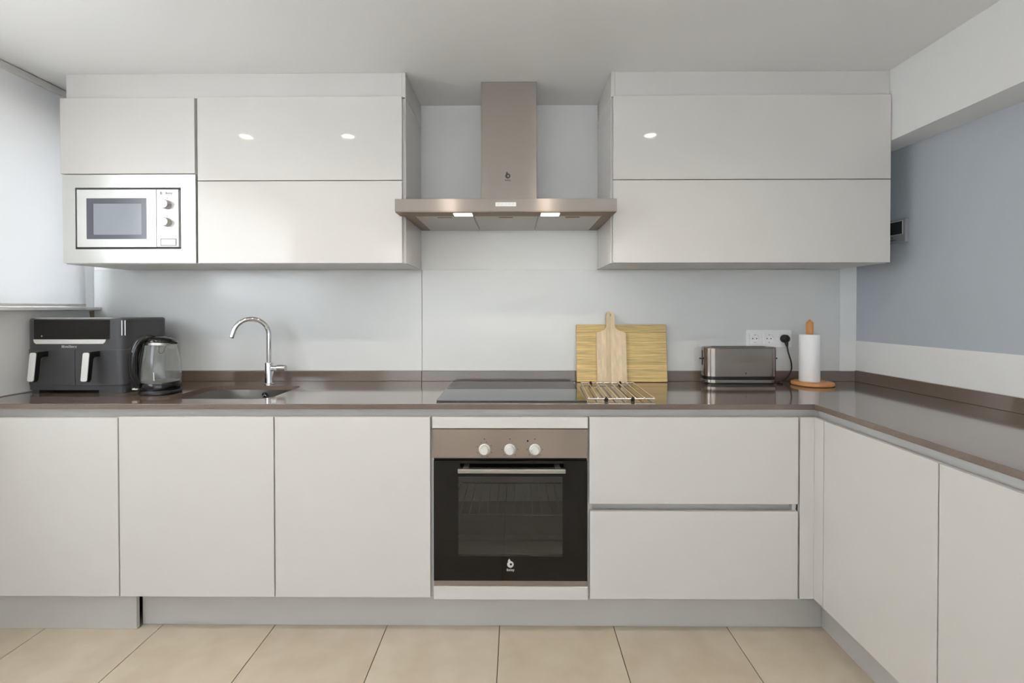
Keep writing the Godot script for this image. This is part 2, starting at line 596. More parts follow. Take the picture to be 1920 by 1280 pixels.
func build_window() -> void:
	var w := Node3D.new()
	w.name = "window_1"
	add_child(w)
	w.position = Vector3(-2.0, 1.285, 0.345)
	tag(w, "window in the side wall behind the white roller blind", "window", "", "structure")
	var f := new_st()
	for r in [[0.13, 0.17, 1.285, 2.12], [0.52, 0.56, 1.285, 2.12], [0.17, 0.52, 1.285, 1.325], [0.17, 0.52, 2.08, 2.12]]:
		cbox(f, Vector3(-2.03, r[2], r[0]), Vector3(-1.98, r[3], r[1]), 0.003)
	part("window_frame", f, M.paint, w)
	for r in [[0.17, 0.52]]:
		var g := new_st()
		var a := -2.005
		quad(g, [Vector3(a, 1.325, r[0]), Vector3(a, 1.325, r[1]), Vector3(a, 2.08, r[1]), Vector3(a, 2.08, r[0])], [Vector3.RIGHT, Vector3.RIGHT, Vector3.RIGHT, Vector3.RIGHT], Vector3.RIGHT)
		part("pane", g, M.pane_glass, w)
	var sill := structure("trim_2", box(Vector3(-1.8098, 1.246, 0.001), Vector3(-1.768, 1.262, 0.63), 0.003), M.paint, "thin white window sill board above the air fryer")
	sill.set_meta("category", "trim")
	part("plaster_chip", prism(new_st(), PackedVector2Array([Vector2(0.002, 1.20), Vector2(0.028, 1.205), Vector2(0.034, 1.24), Vector2(0.002, 1.245)]), -1.8095, -1.8075, "x"), M.stain, sill, "crumbling brown plaster under the sill end")
	glazed_opening("window_2", "added second window of the side wall, out of view, for side light", "white sheer curtain over the added second side window", Transform3D(Basis(Vector3.UP, PI / 2), Vector3(-1.81, 1.285, 2.00)), 1.80, 0.835, M.sheer)  # added out of view to light the room from the side
	glazed_opening("window_3", "added wide window in the end wall, fill light from behind the camera", "thick white curtain over the added end window", Transform3D(Basis(Vector3.UP, PI), Vector3(0.275, 0.80, 4.40)), 3.45, 1.34, M.fill_curtain_cloth)  # added out of view as soft fill from behind
	# the blind
	var b := thing("roller_blind", "white roller blind glowing with daylight over the side window", "blind", Vector3(-1.78, 1.263, 0.42))
	var st := new_st()
	var n := 14
	for i in n:   # faint waves in the cloth
		var z0 := 0.085 + 0.53 * i / n
		var z1 := 0.085 + 0.53 * (i + 1) / n
		var x0 := -1.782 + 0.0012 * sin(i * 1.3)
		var x1 := -1.782 + 0.0012 * sin((i + 1) * 1.3)
		quad(st, [Vector3(x0, 1.275, z0), Vector3(x1, 1.275, z1), Vector3(x1, 2.242, z1), Vector3(x0, 2.242, z0)], [Vector3.RIGHT, Vector3.RIGHT, Vector3.RIGHT, Vector3.RIGHT], Vector3.RIGHT)
	part("fabric", st, M.blind_fabric, b)
	part("head_rail", box(Vector3(-1.808, 2.238, 0.08), Vector3(-1.770, 2.268, 0.622), 0.004), M.carcass, b)
	part("bottom_bar", box(Vector3(-1.786, 1.263, 0.085), Vector3(-1.778, 1.276, 0.615), 0.002), M.carcass, b)

# added unseen window: frame, two panes and a curtain; local x runs along the wall, +z points into the room
func glazed_opening(called: String, label: String, curtain_label: String, xf: Transform3D, w: float, h: float, cloth: Material) -> void:
	var v := Node3D.new()
	v.name = called
	add_child(v)
	v.position = xf.origin
	tag(v, label, "window", "", "structure")
	var f := new_st()
	var a := w / 2
	for r in [[-a, -a + 0.06, 0.0, h], [a - 0.06, a, 0.0, h], [-a + 0.06, a - 0.06, 0.0, 0.06], [-a + 0.06, a - 0.06, h - 0.06, h], [-0.03, 0.03, 0.06, h - 0.06]]:
		cbox(f, Vector3(r[0], r[2], -0.16), Vector3(r[1], r[3], -0.11), 0.003, xf)
	part("window_frame", f, M.paint, v)
	for r in [[-a + 0.06, -0.03], [0.03, a - 0.06]]:
		var g := new_st()
		var n := xf.basis.z
		quad(g, [xf * Vector3(r[0], 0.06, -0.135), xf * Vector3(r[1], 0.06, -0.135), xf * Vector3(r[1], h - 0.06, -0.135), xf * Vector3(r[0], h - 0.06, -0.135)], [n, n, n, n], n)
		part("pane", g, M.pane_glass, v)
	var cu := thing("added_curtain", curtain_label, "curtain", xf * Vector3(0, -0.03, 0.055), "added fill curtains")
	var cs := new_st()
	var steps := int(w * 32)
	var b := a + 0.02
	for i in steps:
		var x0 := lerpf(-b, b, float(i) / steps)
		var x1 := lerpf(-b, b, float(i + 1) / steps)
		var k := 0.02 * 0.9 * steps / (2.0 * b)
		var n0: Vector3 = xf.basis * Vector3(-k * cos(i * 0.9), 0, 1).normalized()
		var n1: Vector3 = xf.basis * Vector3(-k * cos((i + 1) * 0.9), 0, 1).normalized()
		var z0 := 0.055 + 0.02 * sin(i * 0.9)
		var z1 := 0.055 + 0.02 * sin((i + 1) * 0.9)
		quad(cs, [xf * Vector3(x0, -0.03, z0), xf * Vector3(x1, -0.03, z1), xf * Vector3(x1, h + 0.09, z1), xf * Vector3(x0, h + 0.09, z0)], [n0, n1, n1, n0], xf.basis.z)
	part("cloth", cs, cloth, cu)
	part("curtain_rail", cbox(new_st(), Vector3(-b, h + 0.09, 0.03), Vector3(b, h + 0.12, 0.08), 0.003, xf), M.carcass, cu)

# ---------------------------------------------------------------- base units
func unit_body(x0: float, x1: float, rail := 0.770) -> SurfaceTool:
	var st := new_st()
	var side := PackedVector2Array([Vector2(0.008, 0.147), Vector2(0.5955, 0.147), Vector2(0.5955, 0.784), Vector2(0.574, 0.784), Vector2(0.574, 0.8682), Vector2(0.008, 0.8682)])
	prism(st, side, x0 + 0.0005, x0 + 0.0165, "x")
	prism(st, side, x1 - 0.0165, x1 - 0.0005, "x")
	cbox(st, Vector3(x0 + 0.0165, 0.147, 0.008), Vector3(x1 - 0.0165, 0.163, 0.5955))
	cbox(st, Vector3(x0 + 0.0165, 0.163, 0.008), Vector3(x1 - 0.0165, 0.8682, 0.014))
	cbox(st, Vector3(x0 + 0.0165, rail, 0.558), Vector3(x1 - 0.0165, 0.8682, 0.574))
	return st

func front(x0: float, x1: float, y0: float, y1: float, z := ZL) -> SurfaceTool:
	return box(Vector3(x0, y0, z - 0.019), Vector3(x1, y1, z), 0.0013)

func build_base_units() -> void:
	var doors := [[-1.809, -1.2, -0.004, "white handleless base cabinet under the air fryer, end of the run"], [-1.2, -0.6, 0.0, "white handleless base cabinet under the sink"], [-0.6, 0.0, 0.0, "white handleless base cabinet between the sink cabinet and the oven"]]
	for d in doors:
		var t := thing("base_cabinet", d[3], "cabinet", Vector3((d[0] + d[1]) / 2, 0.147, 0.3), "handleless base cabinets")
		part("body", unit_body(d[0], d[1]), M.carcass, t)
		part("door", front(d[0] + 0.0017, d[1] - 0.0030, 0.147, 0.839 + d[2]), M.matt_lacquer, t)
	var o := thing("oven_cabinet", "white base unit holding the built-in oven", "cabinet", Vector3(0.3, 0.147, 0.3), "handleless base cabinets")
	part("body", unit_body(0.0, 0.6, 0.796), M.carcass, o)
	part("shelf", box(Vector3(0.0165, 0.19, 0.014), Vector3(0.5835, 0.206, 0.58)), M.carcass, o)
	part("upper_panel", front(0.0045, 0.5985, 0.7965, 0.839), M.matt_lacquer, o)
	part("lower_panel", front(0.0085, 0.5985, 0.1415, 0.1905, ZL + 0.002), M.matt_lacquer, o)
	var dr := thing("drawer_cabinet", "white cabinet with two deep handleless drawers beside the oven", "cabinet", Vector3(1.0, 0.147, 0.3), "handleless base cabinets")
	part("body", unit_body(0.6, 1.4), M.carcass, dr)
	part("drawer", front(0.6040, 1.3965, 0.5085, 0.839), M.matt_lacquer, dr)
	part("drawer", front(0.6060, 1.3965, 0.1445, 0.4805), M.matt_lacquer, dr)
	part("finger_channel", cbox(cbox(new_st(), Vector3(0.6045, 0.452, 0.572), Vector3(1.3925, 0.512, 0.575)), Vector3(0.6045, 0.512, 0.572), Vector3(1.3925, 0.515, 0.595)), M.channel, dr)
	var cf := thing("corner_filler", "narrow white L-shaped filler panel in the inside corner of the base units", "panel", Vector3(1.43, 0.147, 0.61))
	part("front_strip", front(1.4035, 1.4565, 0.147, 0.839), M.matt_lacquer, cf)
	part("side_strip", box(Vector3(1.4565, 0.147, 0.5966), Vector3(1.4755, 0.839, 0.6700), 0.0013), M.matt_lacquer, cf)
	var rd := [[0.6735, 1.1675, "white base cabinet of the side run, beside the inside corner"], [1.1715, 1.7715, "white base cabinet of the side run, nearest the camera"]]
	for r in rd:
		var z0: float = r[0]
		var z1: float = r[1]
		var t := thing("base_cabinet", r[2], "cabinet", Vector3(1.75, 0.147, (z0 + z1) / 2), "handleless base cabinets")
		var st := new_st()
		var side := PackedVector2Array([Vector2(1.4765, 0.147), Vector2(1.4765, 0.784), Vector2(1.498, 0.784), Vector2(1.498, 0.8682), Vector2(2.02, 0.8682), Vector2(2.02, 0.147)])
		prism(st, side, z0 - 0.0010, z0 + 0.015, "z")
		prism(st, side, z1 - 0.015, z1 + 0.0010, "z")
		cbox(st, Vector3(1.4765, 0.147, z0 + 0.015), Vector3(2.02, 0.163, z1 - 0.015))
		cbox(st, Vector3(2.012, 0.163, z0 + 0.015), Vector3(2.02, 0.8682, z1 - 0.015))
		cbox(st, Vector3(1.498, 0.770, z0 + 0.015), Vector3(1.514, 0.8682, z1 - 0.015))
		part("body", st, M.carcass, t)
		part("door", box(Vector3(1.4565, 0.147, z0), Vector3(1.4755, 0.839, z1), 0.0013), M.matt_lacquer, t)
	# finger-pull channels under the worktop
	var ch := new_st()
	cbox(ch, Vector3(-1.809, 0.786, 0.5745), Vector3(1.4965, 0.8682, 0.5775), 0.0006)
	cbox(ch, Vector3(-1.809, 0.786, 0.5775), Vector3(1.4965, 0.789, 0.5945), 0.0006)
	tag(part("finger_pull_channel", ch, M.channel, self), "long recessed pale channel under the worktop above the doors and oven", "channel", "finger-pull channels")
	var ch2 := new_st()
	cbox(ch2, Vector3(1.4945, 0.786, 0.578), Vector3(1.4975, 0.8682, 1.772), 0.0006)
	cbox(ch2, Vector3(1.4780, 0.786, 0.600), Vector3(1.4945, 0.789, 1.772), 0.0006)
	tag(part("finger_pull_channel", ch2, M.carcass, self), "recessed pale channel under the worktop of the side run", "channel", "finger-pull channels")  # paler than the front channel: side light put into the colour
	# plinths
	tag(part("plinth_board", box(Vector3(-1.809, 0.0, 0.566), Vector3(-1.1605, 0.1465, 0.582)), M.plinth, self), "short pale plinth board standing proud under the air fryer end", "plinth", "plinth boards")
	tag(part("plinth_board", box(Vector3(-1.1595, 0.0, 0.5370), Vector3(1.525, 0.1405, 0.5530)), M.plinth, self), "long pale plinth board under the sink, oven and drawers", "plinth", "plinth boards")
	tag(part("plinth_board", box(Vector3(1.526, 0.0, 0.5370), Vector3(1.542, 0.1465, 1.772)), M.plinth, self), "pale plinth board under the side run of cabinets", "plinth", "plinth boards")

# ---------------------------------------------------------------- worktop
const SX0 := -1.105
const SX1 := -0.677
const SZ0 := 0.165
const SZ1 := 0.510

func build_worktop() -> void:
	var t := thing("worktop", "taupe polished stone worktop running round the corner", "worktop", Vector3(0, WT - 0.02, 0.3))
	var hole := rrect(SX0, SX1, SZ0, SZ1, 0.055, 7)
	var seam := -0.89
	var outer := PackedVector2Array([Vector2(-1.807, 0.003), Vector2(right_wall(0) - 0.004, 0.003), Vector2(right_wall(1.79) - 0.004, 1.79), Vector2(1.4585, 1.79), Vector2(1.4585, 0.613), Vector2(-1.807, 0.613)])
	var st := new_st()
	for half in [PackedVector2Array([Vector2(-1.807, 0.003), Vector2(seam, 0.003), Vector2(seam, 0.613), Vector2(-1.807, 0.613)]), PackedVector2Array([Vector2(seam, 0.003), outer[1], outer[2], outer[3], outer[4], Vector2(seam, 0.613)])]:
		for pl in Geometry2D.clip_polygons(half, hole):
			var idx := Geometry2D.triangulate_polygon(pl)
			for k in range(0, idx.size(), 3):
				for e in [[WT, Vector3.UP], [WT - 0.02, Vector3.DOWN]]:
					tri(st, [to3(pl[idx[k]], e[0], "y"), to3(pl[idx[k + 1]], e[0], "y"), to3(pl[idx[k + 2]], e[0], "y")], [e[1], e[1], e[1]], e[1])
	# rims: outer edge with a small arris, and the cut-out
	var b := 0.0014
	var so := inset(outer, -b)
	for i in outer.size():
		var j := (i + 1) % outer.size()
		var e := (outer[j] - outer[i]).normalized()
		var n := Vector3(e.y, 0, -e.x)
		if area(outer) < 0.0: n = -n
		quad(st, [to3(outer[i], WT, "y"), to3(outer[j], WT, "y"), to3(so[j], WT - b, "y"), to3(so[i], WT - b, "y")], [Vector3.UP, Vector3.UP, n, n], n + Vector3.UP)
		quad(st, [to3(so[i], WT - b, "y"), to3(so[j], WT - b, "y"), to3(so[j], WT - 0.02 + b, "y"), to3(so[i], WT - 0.02 + b, "y")], [n, n, n, n], n)
		quad(st, [to3(so[i], WT - 0.02 + b, "y"), to3(so[j], WT - 0.02 + b, "y"), to3(outer[j], WT - 0.02, "y"), to3(outer[i], WT - 0.02, "y")], [n, n, Vector3.DOWN, Vector3.DOWN], n + Vector3.DOWN)
	var hs := hole.size()
	var hc := Vector2((SX0 + SX1) / 2, (SZ0 + SZ1) / 2)
	for i in hs:
		var j := (i + 1) % hs
		var e := (hole[j] - hole[i]).normalized()
		if e == Vector2.ZERO: continue
		var n2 := Vector2(e.y, -e.x)
		if n2.dot(hc - hole[i]) < 0.0: n2 = -n2
		var n := Vector3(n2.x, 0, n2.y)
		quad(st, [to3(hole[i], WT, "y"), to3(hole[j], WT, "y"), to3(hole[j], WT - 0.02, "y"), to3(hole[i], WT - 0.02, "y")], [n, n, n, n], n)
	part("slab", st, M.quartz, t)
	var h := 0.0505
	part("upstand", box(Vector3(-1.808, WT, 0.0005), Vector3(-0.1485, WT + h, 0.0205), 0.0015), M.quartz, t)
	part("upstand", box(Vector3(-0.1470, WT, 0.0005), Vector3(right_wall(0) - 0.0035, WT + h, 0.0205), 0.0015), M.quartz, t)
	var ru := PackedVector2Array([Vector2(right_wall(0.021) - 0.021, 0.021), Vector2(right_wall(1.79) - 0.021, 1.79), Vector2(right_wall(1.79) - 0.003, 1.79), Vector2(right_wall(0.021) - 0.003, 0.021)])
	part("upstand", prism(new_st(), ru, WT, WT + h + 0.004, "y", 0.0015), M.quartz, t)
	tag(part("sealant_bead", cbox(new_st(), Vector3(-1.8095, WT, 0.0215), Vector3(-1.8035, WT + 0.006, 0.612), 0.003), M.silicone, self), "thin white sealant line where the worktop meets the side wall", "sealant")

# ---------------------------------------------------------------- wall units
func build_wall_units() -> void:
	var zb := 0.349
	var lists := [["wall_cabinet", "white gloss wall cabinet with two lift-up flaps between microwave and hood", -1.0470, -0.1540, -1.0455, -0.1640, 1], ["wall_cabinet", "white gloss wall cabinet with two wide lift-up flaps over the toaster", 0.7370, 1.9245, 0.7420, 1.9215, -1]]
	for c in lists:
		var x0: float = c[2]
		var x1: float = c[3]
		var t := thing(c[0], c[1], "cabinet", Vector3((x0 + x1) / 2, 1.4477, 0.18), "gloss wall cabinets")
		var st := new_st()
		cbox(st, Vector3(x0, 1.4477, 0.0075), Vector3(x1, 1.4637, zb))
		cbox(st, Vector3(x0, 2.1468, 0.0075), Vector3(x1, 2.1608, zb))
		cbox(st, Vector3(x0, 1.4637, 0.0075), Vector3(x0 + 0.016, 2.1468, zb))
		cbox(st, Vector3(x1 - 0.016, 1.4637, 0.0075), Vector3(x1, 2.1468, zb))
		cbox(st, Vector3(x0 + 0.016, 1.4637, 0.0075), Vector3(x1 - 0.016, 2.1468, 0.0125))
		part("body", st, M.carcass, t)
		part("flap", box(Vector3(c[4], 1.8045, zb + 0.001), Vector3(c[5], 2.1625, ZU), 0.0012), M.gloss_lacquer, t)
		part("flap", box(Vector3(c[4], 1.4485, zb + 0.001), Vector3(c[5], 1.8015, ZU), 0.0012), M.gloss_lacquer, t)
		var px: float = x1 if c[6] == 1 else x0
		part("end_panel", box(Vector3(px - 0.0005 if c[6] == 1 else px - 0.0035, 1.4477, 0.0075), Vector3(px + 0.0035 if c[6] == 1 else px + 0.0005, 2.1620, 0.354), 0.0008), M.gloss_lacquer, t)
	# housing for the microwave
	var m := thing("microwave_cabinet", "white wall cabinet with a flap above the built-in microwave", "cabinet", Vector3(-1.343, 1.4477, 0.18), "gloss wall cabinets")
	var st := new_st()
	var a := -1.6365
	var b := -1.0500
	cbox(st, Vector3(a, 1.4477, 0.0075), Vector3(b, 1.4637, zb))
	cbox(st, Vector3(a, 2.1468, 0.0075), Vector3(b, 2.1608, zb))
	cbox(st, Vector3(a, 1.8200, 0.0075), Vector3(b, 1.8360, zb))
	cbox(st, Vector3(a, 1.4637, 0.0075), Vector3(a + 0.016, 2.1468, zb))
	cbox(st, Vector3(b - 0.016, 1.4637, 0.0075), Vector3(b, 2.1468, zb))
	cbox(st, Vector3(a + 0.016, 1.4637, 0.0075), Vector3(b - 0.016, 2.1468, 0.0125))
	part("body", st, M.carcass, m)
	part("flap", box(Vector3(-1.6400, 1.8350, zb + 0.001), Vector3(-1.0570, 2.1600, ZU), 0.0012), M.matt_lacquer, m)
	# infill between cabinets and ceiling
	tag(part("fascia_board", cbox(cbox(new_st(), Vector3(-1.6265, 2.1630, 0.338), Vector3(-0.1665, CEIL - 0.0005, 0.352), 0.0008), Vector3(-0.1660, 2.1630, 0.0075), Vector3(-0.1505, CEIL - 0.0005, 0.354), 0.0008), M.matt_lacquer, self), "white infill board above the microwave and its neighbouring cabinet", "panel", "infill boards under the ceiling")
	tag(part("fascia_board", cbox(cbox(new_st(), Vector3(0.7500, 2.1630, 0.338), Vector3(1.9250, CEIL - 0.0005, 0.352), 0.0008), Vector3(0.7335, 2.1630, 0.0075), Vector3(0.7495, CEIL - 0.0005, 0.354), 0.0008), M.matt_lacquer, self), "white infill board above the cabinet over the toaster", "panel", "infill boards under the ceiling")

func build_splashbacks() -> void:
	for s in [[-1.808, -0.1490, 0.9400, 1.4465, "white glass splashback behind the tap and kettle"], [-0.1465, 1.9430, 0.9400, 1.4465, "white glass splashback behind the boards, toaster and sockets"]]:
		tag(part("splashback_panel", box(Vector3(s[0], s[2], 0.0005), Vector3(s[1], s[3], 0.0065), 0.0007), M.glass_white, self), s[4], "splashback", "splashback panels")

# ---------------------------------------------------------------- extractor hood
func emblem(parent: Node3D, x: float, y: float, z: float, s: float, m: Material) -> void:
	var st := new_st()
	var n := 28
	for k in n:   # a fat ring, thicker on one side, with a small upright leaf
		var a := TAU * k / n
		var b := TAU * (k + 1) / n
		var p := []
		for q in [[a, 1.0], [b, 1.0], [b, 0.0], [a, 0.0]]:
			var c := Vector2(cos(q[0]), sin(q[0]))
			var v: Vector2 = c * s if q[1] > 0.5 else c * s * 0.36 + Vector2(0.14, 0.02) * s
			p.append(Vector3(x + v.x, y + v.y, z))
		quad(st, p, [Vector3.BACK, Vector3.BACK, Vector3.BACK, Vector3.BACK], Vector3.BACK)
	prism(st, PackedVector2Array([Vector2(x - 0.85 * s, y + 0.95 * s), Vector2(x - 0.35 * s, y + 1.75 * s), Vector2(x + 0.10 * s, y + 1.05 * s), Vector2(x - 0.45 * s, y + 0.75 * s)]), z - 0.0004, z, "z")
	part("emblem", st, m, parent)

func build_hood() -> void:
	var t := thing("extractor_hood", "stainless steel chimney extractor hood with two lit lamps above the hob", "extractor hood", Vector3(0.284, 1.643, 0.0))
	var yb := 1.643
	var yt := 1.698
	var zf := 0.487
	# canopy: a shallow tray, open below
	var st := new_st()
	var wide := PackedVector2Array([Vector2(-0.1485, 0.0075), Vector2(-0.1485, 0.3725), Vector2(-0.1665, 0.3735), Vector2(-0.1665, zf), Vector2(0.7335, zf), Vector2(0.7335, 0.3735), Vector2(0.7320, 0.3725), Vector2(0.7320, 0.0075)])
	prism(st, wide, yb + 0.004, yt, "y", 0.0012)
	part("canopy", st, M.steel_hood, t)
	var rim := new_st()
	cbox(rim, Vector3(-0.1655, yb, 0.400), Vector3(0.7325, yb + 0.005, zf - 0.0005), 0.001)
	cbox(rim, Vector3(-0.1480, yb, 0.0080), Vector3(-0.1020, yb + 0.005, 0.400), 0.001)
	cbox(rim, Vector3(0.6890, yb, 0.0080), Vector3(0.7310, yb + 0.005, 0.400), 0.001)
	part("underside_frame", rim, M.steel, t)
	for f in [[-0.1010, 0.1440], [0.1490, 0.4150], [0.4200, 0.6880]]:
		var g := part("grease_filter", box(Vector3(f[0], yb - 0.001, 0.0085), Vector3(f[1], yb + 0.005, 0.398), 0.002), M.filter_mesh, t)
		var cx: float = (f[0] + f[1]) / 2 + (0.012 if f[0] > 0.4 else 0.0)
		part("filter_latch", box(Vector3(cx - 0.030, yb - 0.0035, 0.372), Vector3(cx + 0.030, yb - 0.001, 0.386), 0.001), M.steel, g)
	for x in [0.1065, 0.4665]:
		part("hood_lamp", box(Vector3(x - 0.038, yb - 0.0035, 0.415), Vector3(x + 0.038, yb - 0.0005, 0.468), 0.001), M.hood_lamp_glow, t)
		var l := AreaLight3D.new()
		l.name = "hood_lamp_light"
		l.area_size = Vector2(0.072, 0.05)
		l.light_energy = 0.03
		l.light_color = Color(1.0, 0.965, 0.86)
		l.shadow_enabled = true
		l.area_range = 8.0
		t.add_child(l)
		l.position = Vector3(x, yb - 0.006, 0.4415) - t.position
		l.rotation.x = -PI / 2
	part("chimney", box(Vector3(0.168, yt, 0.0085), Vector3(0.4185, CEIL - 0.0005, 0.2630), 0.0015), M.steel_hood, t)
	var cs := part("control_strip", box(Vector3(0.2420, 1.6665, zf - 0.001), Vector3(0.3255, 1.6830, zf + 0.0012), 0.0008), M.steel_light, t)
	for k in 5:
		part("button", box(Vector3(0.2480 + k * 0.0150, 1.6705, zf + 0.001), Vector3(0.2590 + k * 0.0150, 1.6790, zf + 0.0024), 0.0006), M.silver_plastic, cs)
	emblem(t, 0.2885, 1.8480, 0.2636, 0.0115, M.print_dark)
	text("lettering", "Balay", 0.0075, Vector3(0.2885, 1.8295, 0.2636), M.print_dark, t)

# ---------------------------------------------------------------- oven
func build_oven() -> void:
	var t := thing("oven", "built-in oven with steel control panel and black glass door", "oven", Vector3(0.302, 0.2065, 0.35))
	var zf := 0.6175
	var shell := new_st()   # cavity, open to the front
	cbox(shell, Vector3(0.020, 0.2065, 0.10), Vector3(0.034, 0.790, 0.598))
	cbox(shell, Vector3(0.566, 0.2065, 0.10), Vector3(0.580, 0.790, 0.598))
	cbox(shell, Vector3(0.034, 0.2065, 0.10), Vector3(0.566, 0.280, 0.598))
	cbox(shell, Vector3(0.034, 0.640, 0.10), Vector3(0.566, 0.790, 0.598))
	cbox(shell, Vector3(0.034, 0.280, 0.10), Vector3(0.566, 0.640, 0.116))
	part("cavity", shell, M.grey_enamel, t)
	var rack := new_st()
	cbox(rack, Vector3(0.036, 0.425, 0.52), Vector3(0.564, 0.431, 0.526))
	cbox(rack, Vector3(0.036, 0.425, 0.16), Vector3(0.564, 0.431, 0.166))
	for k in 14:
		cbox(rack, Vector3(0.062 + k * 0.0365, 0.426, 0.166), Vector3(0.065 + k * 0.0365, 0.430, 0.52), 0.0005)
	part("wire_shelf", rack, M.dark_groove, t)
	var tray := new_st()
	cbox(tray, Vector3(0.036, 0.330, 0.14), Vector3(0.564, 0.334, 0.53))
	cbox(tray, Vector3(0.036, 0.334, 0.522), Vector3(0.564, 0.352, 0.53))
	part("baking_tray", tray, M.dark_rubber, t)
	var cp := part("control_panel", box(Vector3(0.0065, 0.6835, 0.5985), Vector3(0.5975, 0.7935, zf), 0.0012), M.steel, t)
	part("shadow_gap", box(Vector3(0.0095, 0.6740, 0.5985), Vector3(0.5950, 0.6835, 0.606), 0.0005), M.black_gap, t)
	for x in [0.2045, 0.3010, 0.3965]:
		var k := part("knob", lathe(new_st(), [Vector2(0.0215, 0.0), Vector2(0.0215, 0.003), Vector2(0.0185, 0.0045), Vector2(0.0165, 0.018), Vector2(0.0150, 0.0210), Vector2(0.0140, 0.0215), Vector2(0.0135, 0.0260), Vector2(0.0, 0.0265)], 32, facing(x, 0.7170, zf)), M.silver_plastic, cp)
		for a in ([30, 75, 115, 160, 205, 250, 295, 335] if x < 0.25 else [0, 180, 225, 315]):
			var c := Vector2(cos(deg_to_rad(a)), sin(deg_to_rad(a))) * 0.0295
			part("scale_mark", box(Vector3(x + c.x - 0.0016, 0.717 + c.y - 0.0016, zf), Vector3(x + c.x + 0.0016, 0.717 + c.y + 0.0016, zf + 0.0004), 0.0002), M.print_dark, cp)
		part("scale_mark", box(Vector3(x - 0.0022, 0.7540, zf), Vector3(x + 0.0022, 0.7585, zf + 0.0004), 0.0002), M.print_dark, cp)
	part("indicator_lamp", lathe(new_st(), [Vector2(0.0034, 0.0), Vector2(0.003, 0.0012), Vector2(0.0, 0.0014)], 14, facing(0.3690, 0.7495, zf)), M.hole, cp)
	# door: black glass with a see-through window
	var d := new_st()
	var z0 := 0.5985
	for r in [[0.0105, 0.1035, 0.2140, 0.6735], [0.5025, 0.5960, 0.2140, 0.6735], [0.1035, 0.5025, 0.2140, 0.3070], [0.1035, 0.5025, 0.6130, 0.6735]]:
		cbox(d, Vector3(r[0], r[2], z0), Vector3(r[1], r[3], zf), 0.0)
	var door := part("door", d, M.oven_glass, t)
	part("window_pane", box(Vector3(0.1035, 0.3070, zf - 0.003), Vector3(0.5025, 0.6130, zf - 0.0002), 0.0), M.oven_pane, door)
	var hd := new_st()
	cbox(hd, Vector3(0.1070, 0.6385, 0.648), Vector3(0.5100, 0.6545, 0.661), 0.002)
	for x in [0.135, 0.482]:
		cbox(hd, Vector3(x - 0.011, 0.641, zf), Vector3(x + 0.011, 0.652, 0.650), 0.002)
	part("handle", hd, M.satin_steel, door)
	emblem(door, 0.3030, 0.2775, zf + 0.0006, 0.0125, M.print_white)
	text("lettering", "Balay", 0.0085, Vector3(0.3030, 0.2560, zf + 0.0006), M.print_white, door)
	part("lower_trim", box(Vector3(0.0105, 0.1925, 0.5970), Vector3(0.5960, 0.2125, 0.612), 0.001), M.steel, t)

